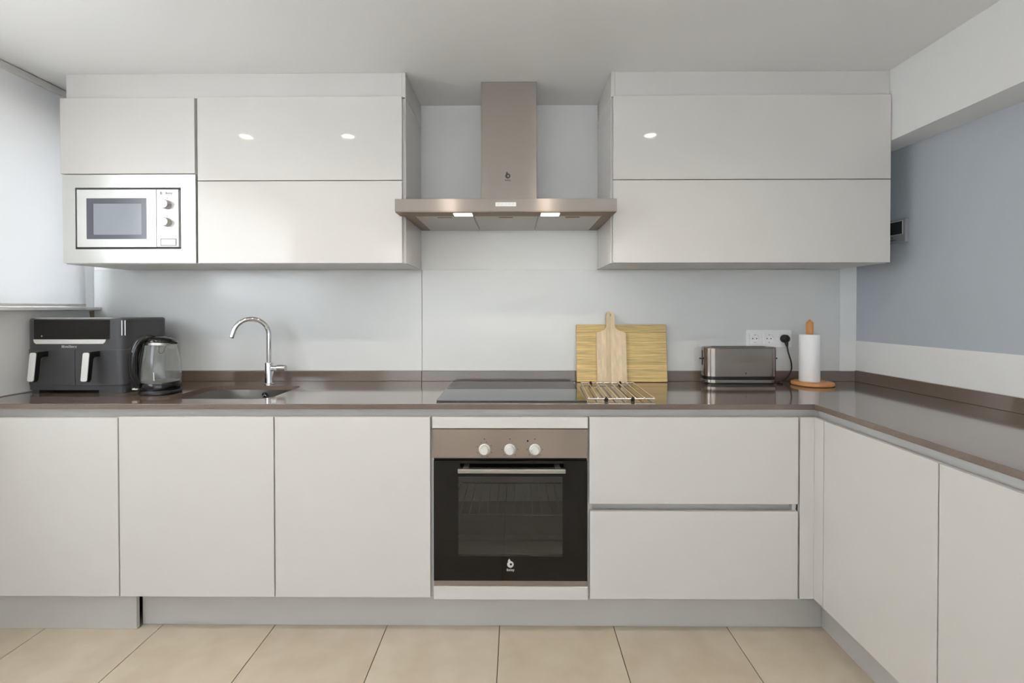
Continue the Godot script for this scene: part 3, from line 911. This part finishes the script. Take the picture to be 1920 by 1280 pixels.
# ---------------------------------------------------------------- microwave
func build_microwave() -> void:
	var t := thing("microwave", "built-in steel microwave oven with two round knobs", "microwave", Vector3(-1.34, 1.4637, 0.18))
	part("casing", box(Vector3(-1.600, 1.4640, 0.06), Vector3(-1.085, 1.8160, 0.349)), M.satin_steel, t)
	var fr := new_st()
	var z0 := 0.3495
	var zf := 0.3715
	for r in [[-1.6290, -1.5745, 1.4500, 1.8295], [-1.1160, -1.0535, 1.4500, 1.8295], [-1.5745, -1.1160, 1.4500, 1.5095], [-1.5745, -1.1160, 1.7745, 1.8295]]:
		cbox(fr, Vector3(r[0], r[2], z0), Vector3(r[1], r[3], zf), 0.0)
	part("trim_frame", fr, M.steel_light, t)
	part("recess", box(Vector3(-1.5750, 1.5090, z0), Vector3(-1.1155, 1.7750, 0.3555), 0.0), M.dark_groove, t)
	var d := new_st()
	for r in [[-1.5655, -1.5245, 1.5190, 1.7655], [-1.2640, -1.2225, 1.5190, 1.7655], [-1.5245, -1.2640, 1.5190, 1.5530], [-1.5245, -1.2640, 1.7285, 1.7655]]:
		cbox(d, Vector3(r[0], r[2], 0.3555), Vector3(r[1], r[3], 0.3735), 0.0)
	var door := part("door", d, M.mw_panel, t)
	var wf := new_st()
	for r in [[-1.5245, -1.4965, 1.5530, 1.7285], [-1.2875, -1.2640, 1.5530, 1.7285], [-1.4965, -1.2875, 1.5530, 1.5720], [-1.4965, -1.2875, 1.7055, 1.7285]]:
		cbox(wf, Vector3(r[0], r[2], 0.3555), Vector3(r[1], r[3], 0.3725), 0.0)
	part("window_surround", wf, M.mw_frame, door)
	part("window_pane", box(Vector3(-1.4965, 1.5720, 0.3560), Vector3(-1.2875, 1.7055, 0.3715), 0.0), M.mw_pane, door)
	var cp := part("control_panel", box(Vector3(-1.2205, 1.5190, 0.3555), Vector3(-1.1260, 1.7655, 0.3735), 0.0008), M.mw_panel, t)
	for y in [1.6995, 1.6240]:
		part("knob", lathe(new_st(), [Vector2(0.0190, 0.0), Vector2(0.0185, 0.021), Vector2(0.0165, 0.0240), Vector2(0.0, 0.0240)], 32, facing(-1.1745, y, 0.3735)), M.satin_steel, cp)
		part("knob_mark", box(Vector3(-1.1752, y + 0.0225, 0.3735), Vector3(-1.1738, y + 0.0330, 0.3739), 0.0001), M.print_grey, cp)
	var bt := new_st()
	for r in [[-1.2040, -1.1355, 1.5240, 1.5262], [-1.2040, -1.1355, 1.5518, 1.5540], [-1.2040, -1.2018, 1.5262, 1.5518], [-1.1377, -1.1355, 1.5262, 1.5518]]:
		cbox(bt, Vector3(r[0], r[2], 0.3735), Vector3(r[1], r[3], 0.3740), 0.0)
	part("button_gap", bt, M.dark_groove, cp)
	part("open_button", box(Vector3(-1.2015, 1.5265, 0.3735), Vector3(-1.1380, 1.5515, 0.3750), 0.0006), M.mw_panel, cp)
	emblem(cp, -1.2000, 1.7485, 0.3739, 0.0052, M.print_grey)
	text("lettering", "Balay", 0.0085, Vector3(-1.1665, 1.7495, 0.3738), M.print_grey, cp)

# ---------------------------------------------------------------- hob, sink, tap
func build_hob() -> void:
	var t := thing("induction_hob", "black glass induction hob set in the taupe worktop", "hob", Vector3(0.307, RT, 0.32))
	part("glass_plate", box(Vector3(0.0150, RT, 0.0650), Vector3(0.6010, RT + 0.0055, 0.5740), 0.0012), M.black_glass, t)
	for x in [0.0125, 0.6012]:
		part("edge_trim", box(Vector3(x, RT, 0.0650), Vector3(x + 0.0023, RT + 0.0050, 0.5740), 0.0004), M.satin_steel, t)

func build_sink_and_tap() -> void:
	var t := thing("sink", "steel undermount sink bowl set below the worktop cut-out", "sink", Vector3((SX0 + SX1) / 2, 0.70, (SZ0 + SZ1) / 2))
	var st := new_st()
	var yt := WT - 0.0205
	var rings := [[rrect(SX0 - 0.006, SX1 + 0.006, SZ0 - 0.006, SZ1 + 0.006, 0.06, 7), yt], [rrect(SX0 - 0.004, SX1 + 0.004, SZ0 - 0.004, SZ1 + 0.004, 0.058, 7), yt - 0.004], [rrect(SX0 + 0.002, SX1 - 0.002, SZ0 + 0.002, SZ1 - 0.002, 0.058, 7), 0.735], [rrect(SX0 + 0.008, SX1 - 0.008, SZ0 + 0.008, SZ1 - 0.008, 0.06, 7), 0.718], [rrect(SX0 + 0.022, SX1 - 0.022, SZ0 + 0.022, SZ1 - 0.022, 0.06, 7), 0.708], [rrect(SX0 + 0.16, SX1 - 0.16, SZ0 + 0.13, SZ1 - 0.13, 0.03, 7), 0.703]]
	var cen := Vector3((SX0 + SX1) / 2, 0.80, (SZ0 + SZ1) / 2)
	for r in rings.size() - 1:
		var A: PackedVector2Array = rings[r][0]
		var B: PackedVector2Array = rings[r + 1][0]
		for i in A.size():
			var j := (i + 1) % A.size()
			var p := [to3(A[i], rings[r][1], "y"), to3(A[j], rings[r][1], "y"), to3(B[j], rings[r + 1][1], "y"), to3(B[i], rings[r + 1][1], "y")]
			var up := 0.05 if r < 2 else 0.5 if r < 4 else 3.0
			var ns := []
			for q in p:
				var v: Vector3 = cen - q
				v.y = 0.0
				ns.append((v.normalized() + Vector3.UP * up).normalized())
			quad(st, p, ns, ns[0])
	var last: PackedVector2Array = rings[-1][0]
	var idx := Geometry2D.triangulate_polygon(last)
	for k in range(0, idx.size(), 3):
		tri(st, [to3(last[idx[k]], 0.703, "y"), to3(last[idx[k + 1]], 0.703, "y"), to3(last[idx[k + 2]], 0.703, "y")], [Vector3.UP, Vector3.UP, Vector3.UP], Vector3.UP)
	part("bowl", st, M.satin_steel, t)
	part("drain", lathe(new_st(), [Vector2(0.045, 0.0), Vector2(0.042, 0.003), Vector2(0.030, 0.001), Vector2(0.0, 0.001)], 28, at(cen.x, 0.7035, cen.z)), M.chrome, t)
	var ov := part("overflow", lathe(new_st(), [Vector2(0.0130, 0.0), Vector2(0.0130, 0.002), Vector2(0.0110, 0.0024), Vector2(0.0, 0.0010)], 24, facing(-0.8635, 0.8450, SZ0 + 0.0005)), M.black_gap, t)
	var sp := new_st()
	for a in [90, 210, 330]:
		var c := Vector2(cos(deg_to_rad(a)), sin(deg_to_rad(a))) * 0.012
		tube(sp, [Vector3(-0.8635, 0.845, SZ0 + 0.003), Vector3(-0.8635 + c.x, 0.845 + c.y, SZ0 + 0.003)], 0.0016, 6)
	part("overflow_spokes", sp, M.chrome, ov)
	# tap
	var tp := thing("tap", "chrome swan-neck mixer tap with side lever behind the sink", "tap", Vector3(-0.8645, RT, 0.12))
	part("body", lathe(new_st(), [Vector2(0.0, 0.0), Vector2(0.0235, 0.0), Vector2(0.0235, 0.004), Vector2(0.0200, 0.006), Vector2(0.0192, 0.010), Vector2(0.0192, 0.100), Vector2(0.0178, 0.104), Vector2(0.0, 0.104)], 32, at(-0.8645, RT, 0.12)), M.chrome, tp)
	var pts := []
	var c0 := Vector3(-0.8645, 1.128, 0.12)
	var dirv := Vector3(-0.84, 0, 0.54).normalized()
	var r := 0.0755
	pts.append(Vector3(-0.8645, RT + 0.10, 0.12))
	pts.append(Vector3(-0.8645, 1.06, 0.12))
	for k in 25:
		var a := PI - deg_to_rad(166.0) * k / 24.0
		pts.append(c0 + dirv * (r + r * cos(a)) + Vector3.UP * r * sin(a))
	var lastp: Vector3 = pts[-1]
	var dd: Vector3 = (pts[-1] - pts[-2]).normalized()
	pts.append(lastp + dd * 0.026)
	pts.append(lastp + dd * 0.0275)
	part("spout", tube(new_st(), pts, 0.0112, 18), M.chrome, tp)
	part("aerator", tube(new_st(), [lastp + dd * 0.0270, lastp + dd * 0.031], 0.0092, 16), M.dark_rubber, tp)
	var lv := new_st()
	tube(lv, [Vector3(-0.848, 0.9665, 0.124), Vector3(-0.822, 0.9665, 0.126)], 0.0125, 18)
	part("lever_hub", lv, M.chrome, tp)
	part("lever_cap", lathe(new_st(), [Vector2(0.0, 0.0), Vector2(0.0148, 0.0), Vector2(0.0152, 0.002), Vector2(0.0152, 0.036), Vector2(0.0135, 0.040), Vector2(0.0, 0.040)], 28, Transform3D(Basis(Vector3.BACK, -PI / 2), Vector3(-0.822, 0.9675, 0.126))), M.satin_steel, tp)

# ---------------------------------------------------------------- air fryer and kettle
func build_air_fryer() -> void:
	var t := thing("air_fryer", "dark grey double-drawer air fryer in the corner by the window", "air fryer", Vector3(-1.57, RT, 0.25))
	var zf := 0.385
	# body in plan: round front corners
	var plan := rrect(-1.790, -1.358, 0.105, zf, 0.042, 7)
	var foot := rrect(-1.786, -1.362, 0.110, zf - 0.004, 0.042, 7)
	var st := new_st()
	prism(st, plan, 0.9035, 1.2120, "y", 0.010, Transform3D(), false)
	part("body", st, M.fryer_body, t)
	var ft := new_st()   # skirt with a low arch cut in its front
	for e in [[-1.796, -1.730], [-1.470, -1.352]]:
		prism(ft, Geometry2D.intersect_polygons(foot, PackedVector2Array([Vector2(e[0], 0.30), Vector2(e[1], 0.30), Vector2(e[1], 0.40), Vector2(e[0], 0.40)]))[0], RT, 0.9035, "y")
	prism(ft, rrect(-1.786, -1.362, 0.110, 0.300, 0.042, 5), RT, 0.9035, "y")
	part("skirt", ft, M.fryer_body, t)
	# glossy upper front: touch panel and its silver ledge
	part("touch_panel", box(Vector3(-1.7450, 1.1230, zf - 0.002), Vector3(-1.4170, 1.2060, zf + 0.0022), 0.0012), M.black_gloss, t)
	part("silver_ledge", prism(new_st(), PackedVector2Array([Vector2(-1.7470, 1.1215), Vector2(-1.7440, 1.1090), Vector2(-1.7360, 1.1020), Vector2(-1.4460, 1.1020), Vector2(-1.4370, 1.1090), Vector2(-1.4330, 1.1215)]), zf - 0.001, zf + 0.004, "z", 0.0012), M.silver_plastic, t)
	part("top_edge_highlight", box(Vector3(-1.7450, 1.2085, zf - 0.060), Vector3(-1.4150, 1.2135, zf - 0.006), 0.0012), M.silver_plastic, t)  # pale strip standing in for the highlight along the top edge
	text("lettering", "Moulinex", 0.0105, Vector3(-1.5950, 1.0905, zf + 0.0003), M.print_white, t, "Droid Serif", 0.2)
	part("panel_mark", box(Vector3(-1.7140, 1.1325, zf + 0.0022), Vector3(-1.7080, 1.1390, zf + 0.0026), 0.0001), M.print_grey, t)
	for x in [-1.3725, -1.3645]:
		part("chrome_stripe", tube(new_st(), [Vector3(x, 1.138, zf - 0.0085 - (x + 1.3725) * 0.9), Vector3(x, 1.203, zf - 0.0085 - (x + 1.3725) * 0.9)], 0.0022, 8), M.chrome, t)
	var skin := rrect(-1.7925, -1.3555, 0.1025, zf + 0.0028, 0.044, 9)
	for d in [[-1.7900, -1.5685, -1.6950], [-1.5660, -1.3500, -1.4715]]:
		var cut := PackedVector2Array([Vector2(d[0], 0.300), Vector2(d[1], 0.300), Vector2(d[1], 0.420), Vector2(d[0], 0.420)])
		var w := part("drawer", prism(new_st(), Geometry2D.intersect_polygons(skin, cut)[0], 0.9230, 1.0780, "y", 0.0015), M.fryer_drawer, t)
		var hx: float = d[2]
		var arm := new_st()
		var prof := PackedVector2Array([Vector2(zf + 0.002, 1.0720), Vector2(zf + 0.050, 1.0720), Vector2(zf + 0.056, 1.066), Vector2(zf + 0.068, 0.956), Vector2(zf + 0.063, 0.947), Vector2(zf + 0.054, 0.947), Vector2(zf + 0.047, 0.955), Vector2(zf + 0.036, 1.040), Vector2(zf + 0.028, 1.048), Vector2(zf + 0.002, 1.048)])
		prism(arm, prof, hx - 0.0155, hx + 0.0135, "x", 0.003)
		var hn := part("handle", arm, M.black_plastic, w)
		var face := new_st()
		prism(face, rrect(-0.0140, 0.0140, -0.0610, 0.0600, 0.008, 4), -0.001, 0.004, "z", 0.002, Transform3D(Basis(Vector3.RIGHT, -atan2(0.012, 0.11)), Vector3(hx - 0.001, 1.010, zf + 0.0610)))
		part("handle_face", face, M.silver_plastic, w)

func build_kettle() -> void:
	var cx := -1.2080
	var cz := 0.372
	var t := thing("kettle", "glass kettle with black handle, lid and base beside the air fryer", "kettle", Vector3(cx, RT, cz))
	part("base", lathe(new_st(), [Vector2(0.0000, 0.0), Vector2(0.0729, 0.0), Vector2(0.0765, 0.003), Vector2(0.0770, 0.014), Vector2(0.0745, 0.0175), Vector2(0.0000, 0.0175)], 44, at(cx, RT, cz)), M.black_plastic, t)
	part("lower_collar", lathe(new_st(), [Vector2(0.0000, 0.0185), Vector2(0.0749, 0.0185), Vector2(0.0761, 0.022), Vector2(0.0757, 0.046), Vector2(0.0729, 0.050), Vector2(0.0000, 0.050)], 44, at(cx, RT, cz)), M.black_gloss, t)
	part("heater_plate", lathe(new_st(), [Vector2(0.0000, 0.0515), Vector2(0.0693, 0.0515), Vector2(0.0697, 0.0535), Vector2(0.0000, 0.0545)], 40, at(cx, RT, cz)), M.satin_steel, t)
	part("glass_jug", lathe(new_st(), [Vector2(0.0721, 0.0502), Vector2(0.0753, 0.070), Vector2(0.0745, 0.100), Vector2(0.0705, 0.130), Vector2(0.0648, 0.165), Vector2(0.0591, 0.195), Vector2(0.0559, 0.216)], 48, at(cx, RT, cz)), M.kettle_glass, t)
	part("rim_band", lathe(new_st(), [Vector2(0.0551, 0.208), Vector2(0.0571, 0.210), Vector2(0.0563, 0.2200), Vector2(0.0535, 0.2220), Vector2(0.0518, 0.2180), Vector2(0.0527, 0.208), Vector2(0.0551, 0.208)], 44, at(cx, RT, cz)), M.satin_steel, t)
	# lid: slopes down towards the spout at +x
	var lid := new_st()
	var tiltx := Transform3D(Basis(Vector3.BACK, -0.11), Vector3(cx, RT + 0.2235, cz))
	lathe(lid, [Vector2(0.0, 0.0210), Vector2(0.025, 0.0200), Vector2(0.046, 0.0150), Vector2(0.0570, 0.0060), Vector2(0.0580, 0.0), Vector2(0.0540, -0.0030), Vector2(0.0, -0.0030)], 40, tiltx)
	prism(lid, PackedVector2Array([Vector2(0.042, -0.030), Vector2(0.068, -0.010), Vector2(0.072, 0.0), Vector2(0.068, 0.010), Vector2(0.042, 0.030)]), -0.004, 0.004, "y", 0.0015, tiltx)
	part("lid", lid, M.black_gloss, t)
	part("spout", prism(new_st(), PackedVector2Array([Vector2(0.048, -0.024), Vector2(0.060, -0.014), Vector2(0.067, 0.0), Vector2(0.060, 0.014), Vector2(0.048, 0.024)]), 0.192, 0.213, "y", 0.002, at(cx, RT, cz)), M.kettle_glass, t)
	# handle swings out to the window side and a little to the front
	var out := Vector3(-0.72, 0, 0.69)
	var P := func(r: float, y: float) -> Vector3: return Vector3(cx, RT + y, cz) + out * r
	var path := smooth_path([P.call(0.020, 0.2340), P.call(0.046, 0.2390), P.call(0.074, 0.2260), P.call(0.092, 0.185), P.call(0.0970, 0.130), P.call(0.0930, 0.075), P.call(0.078, 0.034)], 7)
	var fat := []
	for k in path.size():
		fat.append(lerpf(0.0150, 0.0190, sin(PI * k / (path.size() - 1.0))))
	part("handle", tube(new_st(), path, fat, 16, Vector2(1.2, 0.95), Vector3(0.6, 0, 0.8)), M.black_gloss, t)
	part("handle_mount", tube(new_st(), smooth_path([P.call(0.0600, 0.2250), P.call(0.0640, 0.190), P.call(0.0715, 0.140), P.call(0.0770, 0.080), P.call(0.0785, 0.030)], 6), 0.0085, 10, Vector2(1.7, 0.7), Vector3(0.6, 0, 0.8)), M.black_plastic, t)
	part("switch", box(P.call(0.0880, 0.0260) - Vector3(0.012, 0.003, 0.008), P.call(0.0880, 0.0260) + Vector3(0.012, 0.004, 0.008), 0.002), M.silver_plastic, t)
	part("water_gauge", tube(new_st(), [Vector3(cx + 0.022, RT + 0.062, cz + 0.0725), Vector3(cx + 0.020, RT + 0.098, cz + 0.0715)], 0.0022, 8), M.print_white, t)
	part("filter_clip", tube(new_st(), smooth_path([Vector3(cx + 0.022, RT + 0.205, cz + 0.040), Vector3(cx + 0.024, RT + 0.182, cz + 0.046), Vector3(cx + 0.036, RT + 0.176, cz + 0.040), Vector3(cx + 0.042, RT + 0.205, cz + 0.030)], 6), 0.0016, 6), M.dark_rubber, t)

# ---------------------------------------------------------------- boards, rack
func build_boards() -> void:
	# large board leans on the splashback
	var b := part("chopping_board", prism(new_st(), rrect(0.6245, 1.0690, 0.0, 0.2830, 0.004, 3), 0.0, 0.016, "z", 0.0015, Transform3D(Basis(Vector3.RIGHT, -0.112), Vector3(0, RT + 0.0002, 0.0460))), M.bamboo_dark, self)
	tag(b, "large striped bamboo chopping board leaning on the splashback", "chopping board")
	var t := thing("handled_board", "small pale bamboo paddle board with handle leaning on the large one", "chopping board", Vector3(0.794, RT, 0.075))
	var xf := Transform3D(Basis(Vector3.RIGHT, -0.128), Vector3(0, RT + 0.0016, 0.0680))
	var h := 0.345
	var outline := PackedVector2Array([Vector2(0.7220, 0.0), Vector2(0.8670, 0.0), Vector2(0.8660, 0.2380), Vector2(0.8610, 0.2440), Vector2(0.8420, 0.2490), Vector2(0.8200, 0.2620), Vector2(0.8135, 0.2740), Vector2(0.8130, 0.3260)])
	for k in 9:
		var a := PI * k / 8.0
		outline.append(Vector2(0.7925 + 0.0205 * cos(a), 0.3260 + 0.0205 * sin(a)))
	outline.append_array(PackedVector2Array([Vector2(0.7720, 0.3260), Vector2(0.7715, 0.2740), Vector2(0.7650, 0.2620), Vector2(0.7440, 0.2490), Vector2(0.7270, 0.2440), Vector2(0.7220, 0.2380)]))
	var hole := PackedVector2Array([Vector2(0.7865, 0.3230), Vector2(0.7960, 0.3230), Vector2(0.7970, 0.3330), Vector2(0.7935, 0.3370), Vector2(0.7890, 0.3370), Vector2(0.7855, 0.3330)])
	var cuts := [0.7180, 0.7460, 0.7680, 0.7915, 0.8160, 0.8440, 0.8700]
	for i in cuts.size() - 1:
		var strip := PackedVector2Array([Vector2(cuts[i], -0.01), Vector2(cuts[i + 1] - 0.0002, -0.01), Vector2(cuts[i + 1] - 0.0002, 0.36), Vector2(cuts[i], 0.36)])
		for pl in Geometry2D.intersect_polygons(outline, strip):
			for q in Geometry2D.clip_polygons(pl, hole):
				part("strip", prism(new_st(), q, 0.0, 0.012, "z", 0.0, xf), M["bamboo_%d" % [0, 1, 2, 1, 3, 0][i]], t)

func build_rack() -> void:
	var t := thing("trivet_rack", "low chrome wire trivet with black feet beside the hob", "trivet", Vector3(0.738, RT, 0.33))
	var y := RT + 0.0085
	var r := 0.0032
	for e in [[0.6010, 0.8700, 0.5490], [0.6270, 0.8800, 0.1340]]:
		part("cross_wire", tube(new_st(), [Vector3(e[0] + 0.006, y, e[2]), Vector3(e[1], y, e[2])], r, 8), M.rack_wire, t)
	for k in 8:
		var x0 := 0.6110 + k * 0.0364
		var x1 := 0.6330 + k * 0.0350
		part("wire", tube(new_st(), [Vector3(x0, y + 0.0040, 0.5530), Vector3(x1, y + 0.0040, 0.1300)], r, 8), M.rack_wire, t)
	for p in [[0.6800, 0.5490], [0.7840, 0.5490], [0.6800, 0.1340], [0.8200, 0.1340]]:
		part("foot", cbox(cbox(new_st(), Vector3(p[0] - 0.0075, RT, p[1] - 0.006), Vector3(p[0] + 0.0075, y + 0.0030, p[1] + 0.006), 0.002), Vector3(p[0] - 0.0030, y + 0.0030, p[1] - 0.004), Vector3(p[0] + 0.0040, y + 0.0080, p[1] + 0.004), 0.001), M.dark_rubber, t)

# ---------------------------------------------------------------- toaster, sockets, paper towel
func build_toaster() -> void:
	var x0 := 1.2280
	var x1 := 1.5740
	var z0 := 0.036
	var z1 := 0.142
	var t := thing("toaster", "long brushed steel toaster with black band in front of the sockets", "toaster", Vector3(1.384, RT, 0.09))
	part("foot_plate", prism(new_st(), rrect(x0 + 0.006, x1 - 0.006, z0 + 0.006, z1 - 0.006, 0.040, 7), RT, RT + 0.0085, "y"), M.black_plastic, t)
	part("base", prism(new_st(), rrect(x0, x1, z0, z1, 0.044, 8), RT + 0.0085, RT + 0.0240, "y", 0.0020), M.toaster_steel, t)
	part("band", prism(new_st(), rrect(x0 + 0.001, x1 - 0.001, z0 + 0.001, z1 - 0.001, 0.044, 8), RT + 0.0240, RT + 0.0400, "y"), M.black_plastic, t)
	part("shell", prism(new_st(), rrect(x0, x1, z0, z1, 0.044, 8), RT + 0.0400, RT + 0.1780, "y", 0.0080, Transform3D(), false), M.toaster_steel, t)
	part("slot", box(Vector3(x0 + 0.045, RT + 0.1775, 0.072), Vector3(x1 - 0.045, RT + 0.1788, 0.106), 0.0004), M.black_gap, t)
	for s in [[x0, -1.0], [x1, 1.0]]:
		var g := part("lever_slot", box(Vector3(s[0] - 0.0012, RT + 0.090, 0.082), Vector3(s[0] + 0.0012, RT + 0.160, 0.096), 0.0005), M.black_plastic, t)
		part("lever", box(Vector3(minf(s[0], s[0] + s[1] * 0.013), RT + 0.1180, 0.079), Vector3(maxf(s[0], s[0] + s[1] * 0.013), RT + 0.1250, 0.099), 0.002), M.black_plastic, g)
	emblem(t, 1.4150, RT + 0.0545, z1 + 0.0004, 0.0036, M.print_dark)

func build_sockets() -> void:
	var t := thing("socket_plate", "white triple wall socket above the toaster", "socket", Vector3(1.5875, 1.0565, 0.0065))
	var z := 0.0066
	part("frame", prism(new_st(), rrect(1.4735, 1.7015, 1.0570, 1.1450, 0.005, 3), z, z + 0.0055, "z", 0.0015), M.socket_white, t)
	for x in [1.5175, 1.5885, 1.6605]:
		var st := new_st()   # square insert with a round well
		var y := 1.1015
		for half in [[x - 0.0275, x], [x, x + 0.0275]]:
			for pl in Geometry2D.clip_polygons(PackedVector2Array([Vector2(half[0], y - 0.0275), Vector2(half[1], y - 0.0275), Vector2(half[1], y + 0.0275), Vector2(half[0], y + 0.0275)]), circle(Vector2(x, y), 0.0205, 36)):
				prism(st, pl, z + 0.0055, z + 0.0110, "z")
		var s := part("socket", st, M.socket_white, t)
		part("well", lathe(new_st(), [Vector2(0.0204, 0.0052), Vector2(0.0200, 0.0), Vector2(0.0, 0.0)], 32, facing(x, y, z + 0.0058)), M.socket_white, s)
		if x < 1.65:
			for h in [-0.0095, 0.0095]:
				part("pin_hole", lathe(new_st(), [Vector2(0.0028, 0.0), Vector2(0.0028, 0.0004), Vector2(0.0, 0.0004)], 12, facing(x + h, y, z + 0.0058)), M.hole, s)
			for dy in [0.0185, -0.0185]:
				part("earth_clip", box(Vector3(x - 0.0025, y + dy - 0.0018, z + 0.0058), Vector3(x + 0.0025, y + dy + 0.0018, z + 0.0105), 0.0004), M.satin_steel, s)
	var c := thing("power_cord", "black plug and cord running from the end socket to the toaster", "power cord", Vector3(1.64, RT, 0.05))
	part("plug", lathe(new_st(), [Vector2(0.0205, 0.0), Vector2(0.0205, 0.016), Vector2(0.0185, 0.022), Vector2(0.0120, 0.026), Vector2(0.0, 0.026)], 28, facing(1.6605, 1.1015, z + 0.0115)), M.black_plastic, c)
	var pz := z + 0.026
	part("strain_relief", tube(new_st(), [Vector3(1.6605, 1.098, pz), Vector3(1.6640, 1.078, pz + 0.002), Vector3(1.6665, 1.062, pz + 0.003)], [0.0105, 0.0085, 0.0045], 12), M.black_plastic, c)
	part("cable", tube(new_st(), smooth_path([Vector3(1.6660, 1.066, pz + 0.003), Vector3(1.6720, 1.030, pz + 0.006), Vector3(1.6850, 0.985, pz + 0.006), Vector3(1.6840, 0.945, pz + 0.008), Vector3(1.6620, 0.910, pz + 0.012), Vector3(1.6240, 0.8940, 0.062), Vector3(1.5980, 0.8932, 0.112), Vector3(1.5900, 0.8932, 0.135), Vector3(1.5810, 0.8932, 0.110), Vector3(1.5880, 0.8932, 0.080), Vector3(1.6000, 0.8932, 0.055), Vector3(1.588, 0.8932, 0.036), Vector3(1.545, 0.8960, 0.0290)], 8), 0.0033, 8), M.black_plastic, c)

func build_paper_towel() -> void:
	var cx := 1.7300
	var cz := 0.140
	var t := thing("towel_holder", "round beech stand with a pointed post for kitchen paper", "paper towel holder", Vector3(cx, RT, cz))
	part("base", lathe(new_st(), [Vector2(0.0, 0.0), Vector2(0.0860, 0.0), Vector2(0.0905, 0.003), Vector2(0.0915, 0.010), Vector2(0.0900, 0.0150), Vector2(0.0850, 0.0175), Vector2(0.0, 0.0175)], 48, at(cx, RT, cz)), M.beech, t)
	var px := cx - 0.015
	part("post", lathe(new_st(), [Vector2(0.0150, 0.0175), Vector2(0.0150, 0.245), Vector2(0.0162, 0.262), Vector2(0.0162, 0.288), Vector2(0.0148, 0.296), Vector2(0.0090, 0.3030), Vector2(0.0060, 0.3045), Vector2(0.0030, 0.3090), Vector2(0.0, 0.3105)], 28, at(px, RT, cz)), M.beech, t)
	var r := thing("paper_roll", "roll of white kitchen paper on the beech stand", "paper roll", Vector3(px, RT + 0.018, cz))
	part("paper", lathe(new_st(), [Vector2(0.0180, 0.018), Vector2(0.0432, 0.018), Vector2(0.0445, 0.0195), Vector2(0.0445, 0.2385), Vector2(0.0432, 0.2400), Vector2(0.0190, 0.2400)], 48, at(px, RT, cz)), M.paper, r)
	part("core", lathe(new_st(), [Vector2(0.0178, 0.2395), Vector2(0.0178, 0.0182), Vector2(0.0190, 0.0182)], 28, at(px, RT, cz)), M.stain, r)

func build_door_phone() -> void:
	var t := thing("door_phone", "grey wall-mounted video door phone half hidden by the wall cabinet", "intercom", Vector3(2.03, 1.544, 0.24))
	var xf := Transform3D(Basis(Vector3.UP, atan(0.07)), Vector3(right_wall(0.235), 0, 0.235))
	var pr := func(z0: float, z1: float, y0: float, y1: float, x0: float, x1: float, b: float) -> SurfaceTool: return cbox(new_st(), Vector3(-x1, y0, z0), Vector3(-x0, y1, z1), b, xf)
	part("housing", pr.call(-0.085, 0.072, 1.545, 1.650, 0.0008, 0.020, 0.004), M.phone_grey, t)
	part("screen_surround", pr.call(-0.062, 0.060, 1.579, 1.642, 0.0200, 0.0215, 0.001), M.silver_plastic, t)
	part("screen", pr.call(-0.058, 0.056, 1.582, 1.638, 0.0214, 0.0222, 0.0003), M.phone_screen, t)
	part("button", pr.call(0.000, 0.006, 1.567, 1.572, 0.0200, 0.0215, 0.0008), M.dark_groove, t)
	part("speaker_slot", pr.call(-0.010, 0.022, 1.5570, 1.5590, 0.0200, 0.0206, 0.0002), M.hole, t)
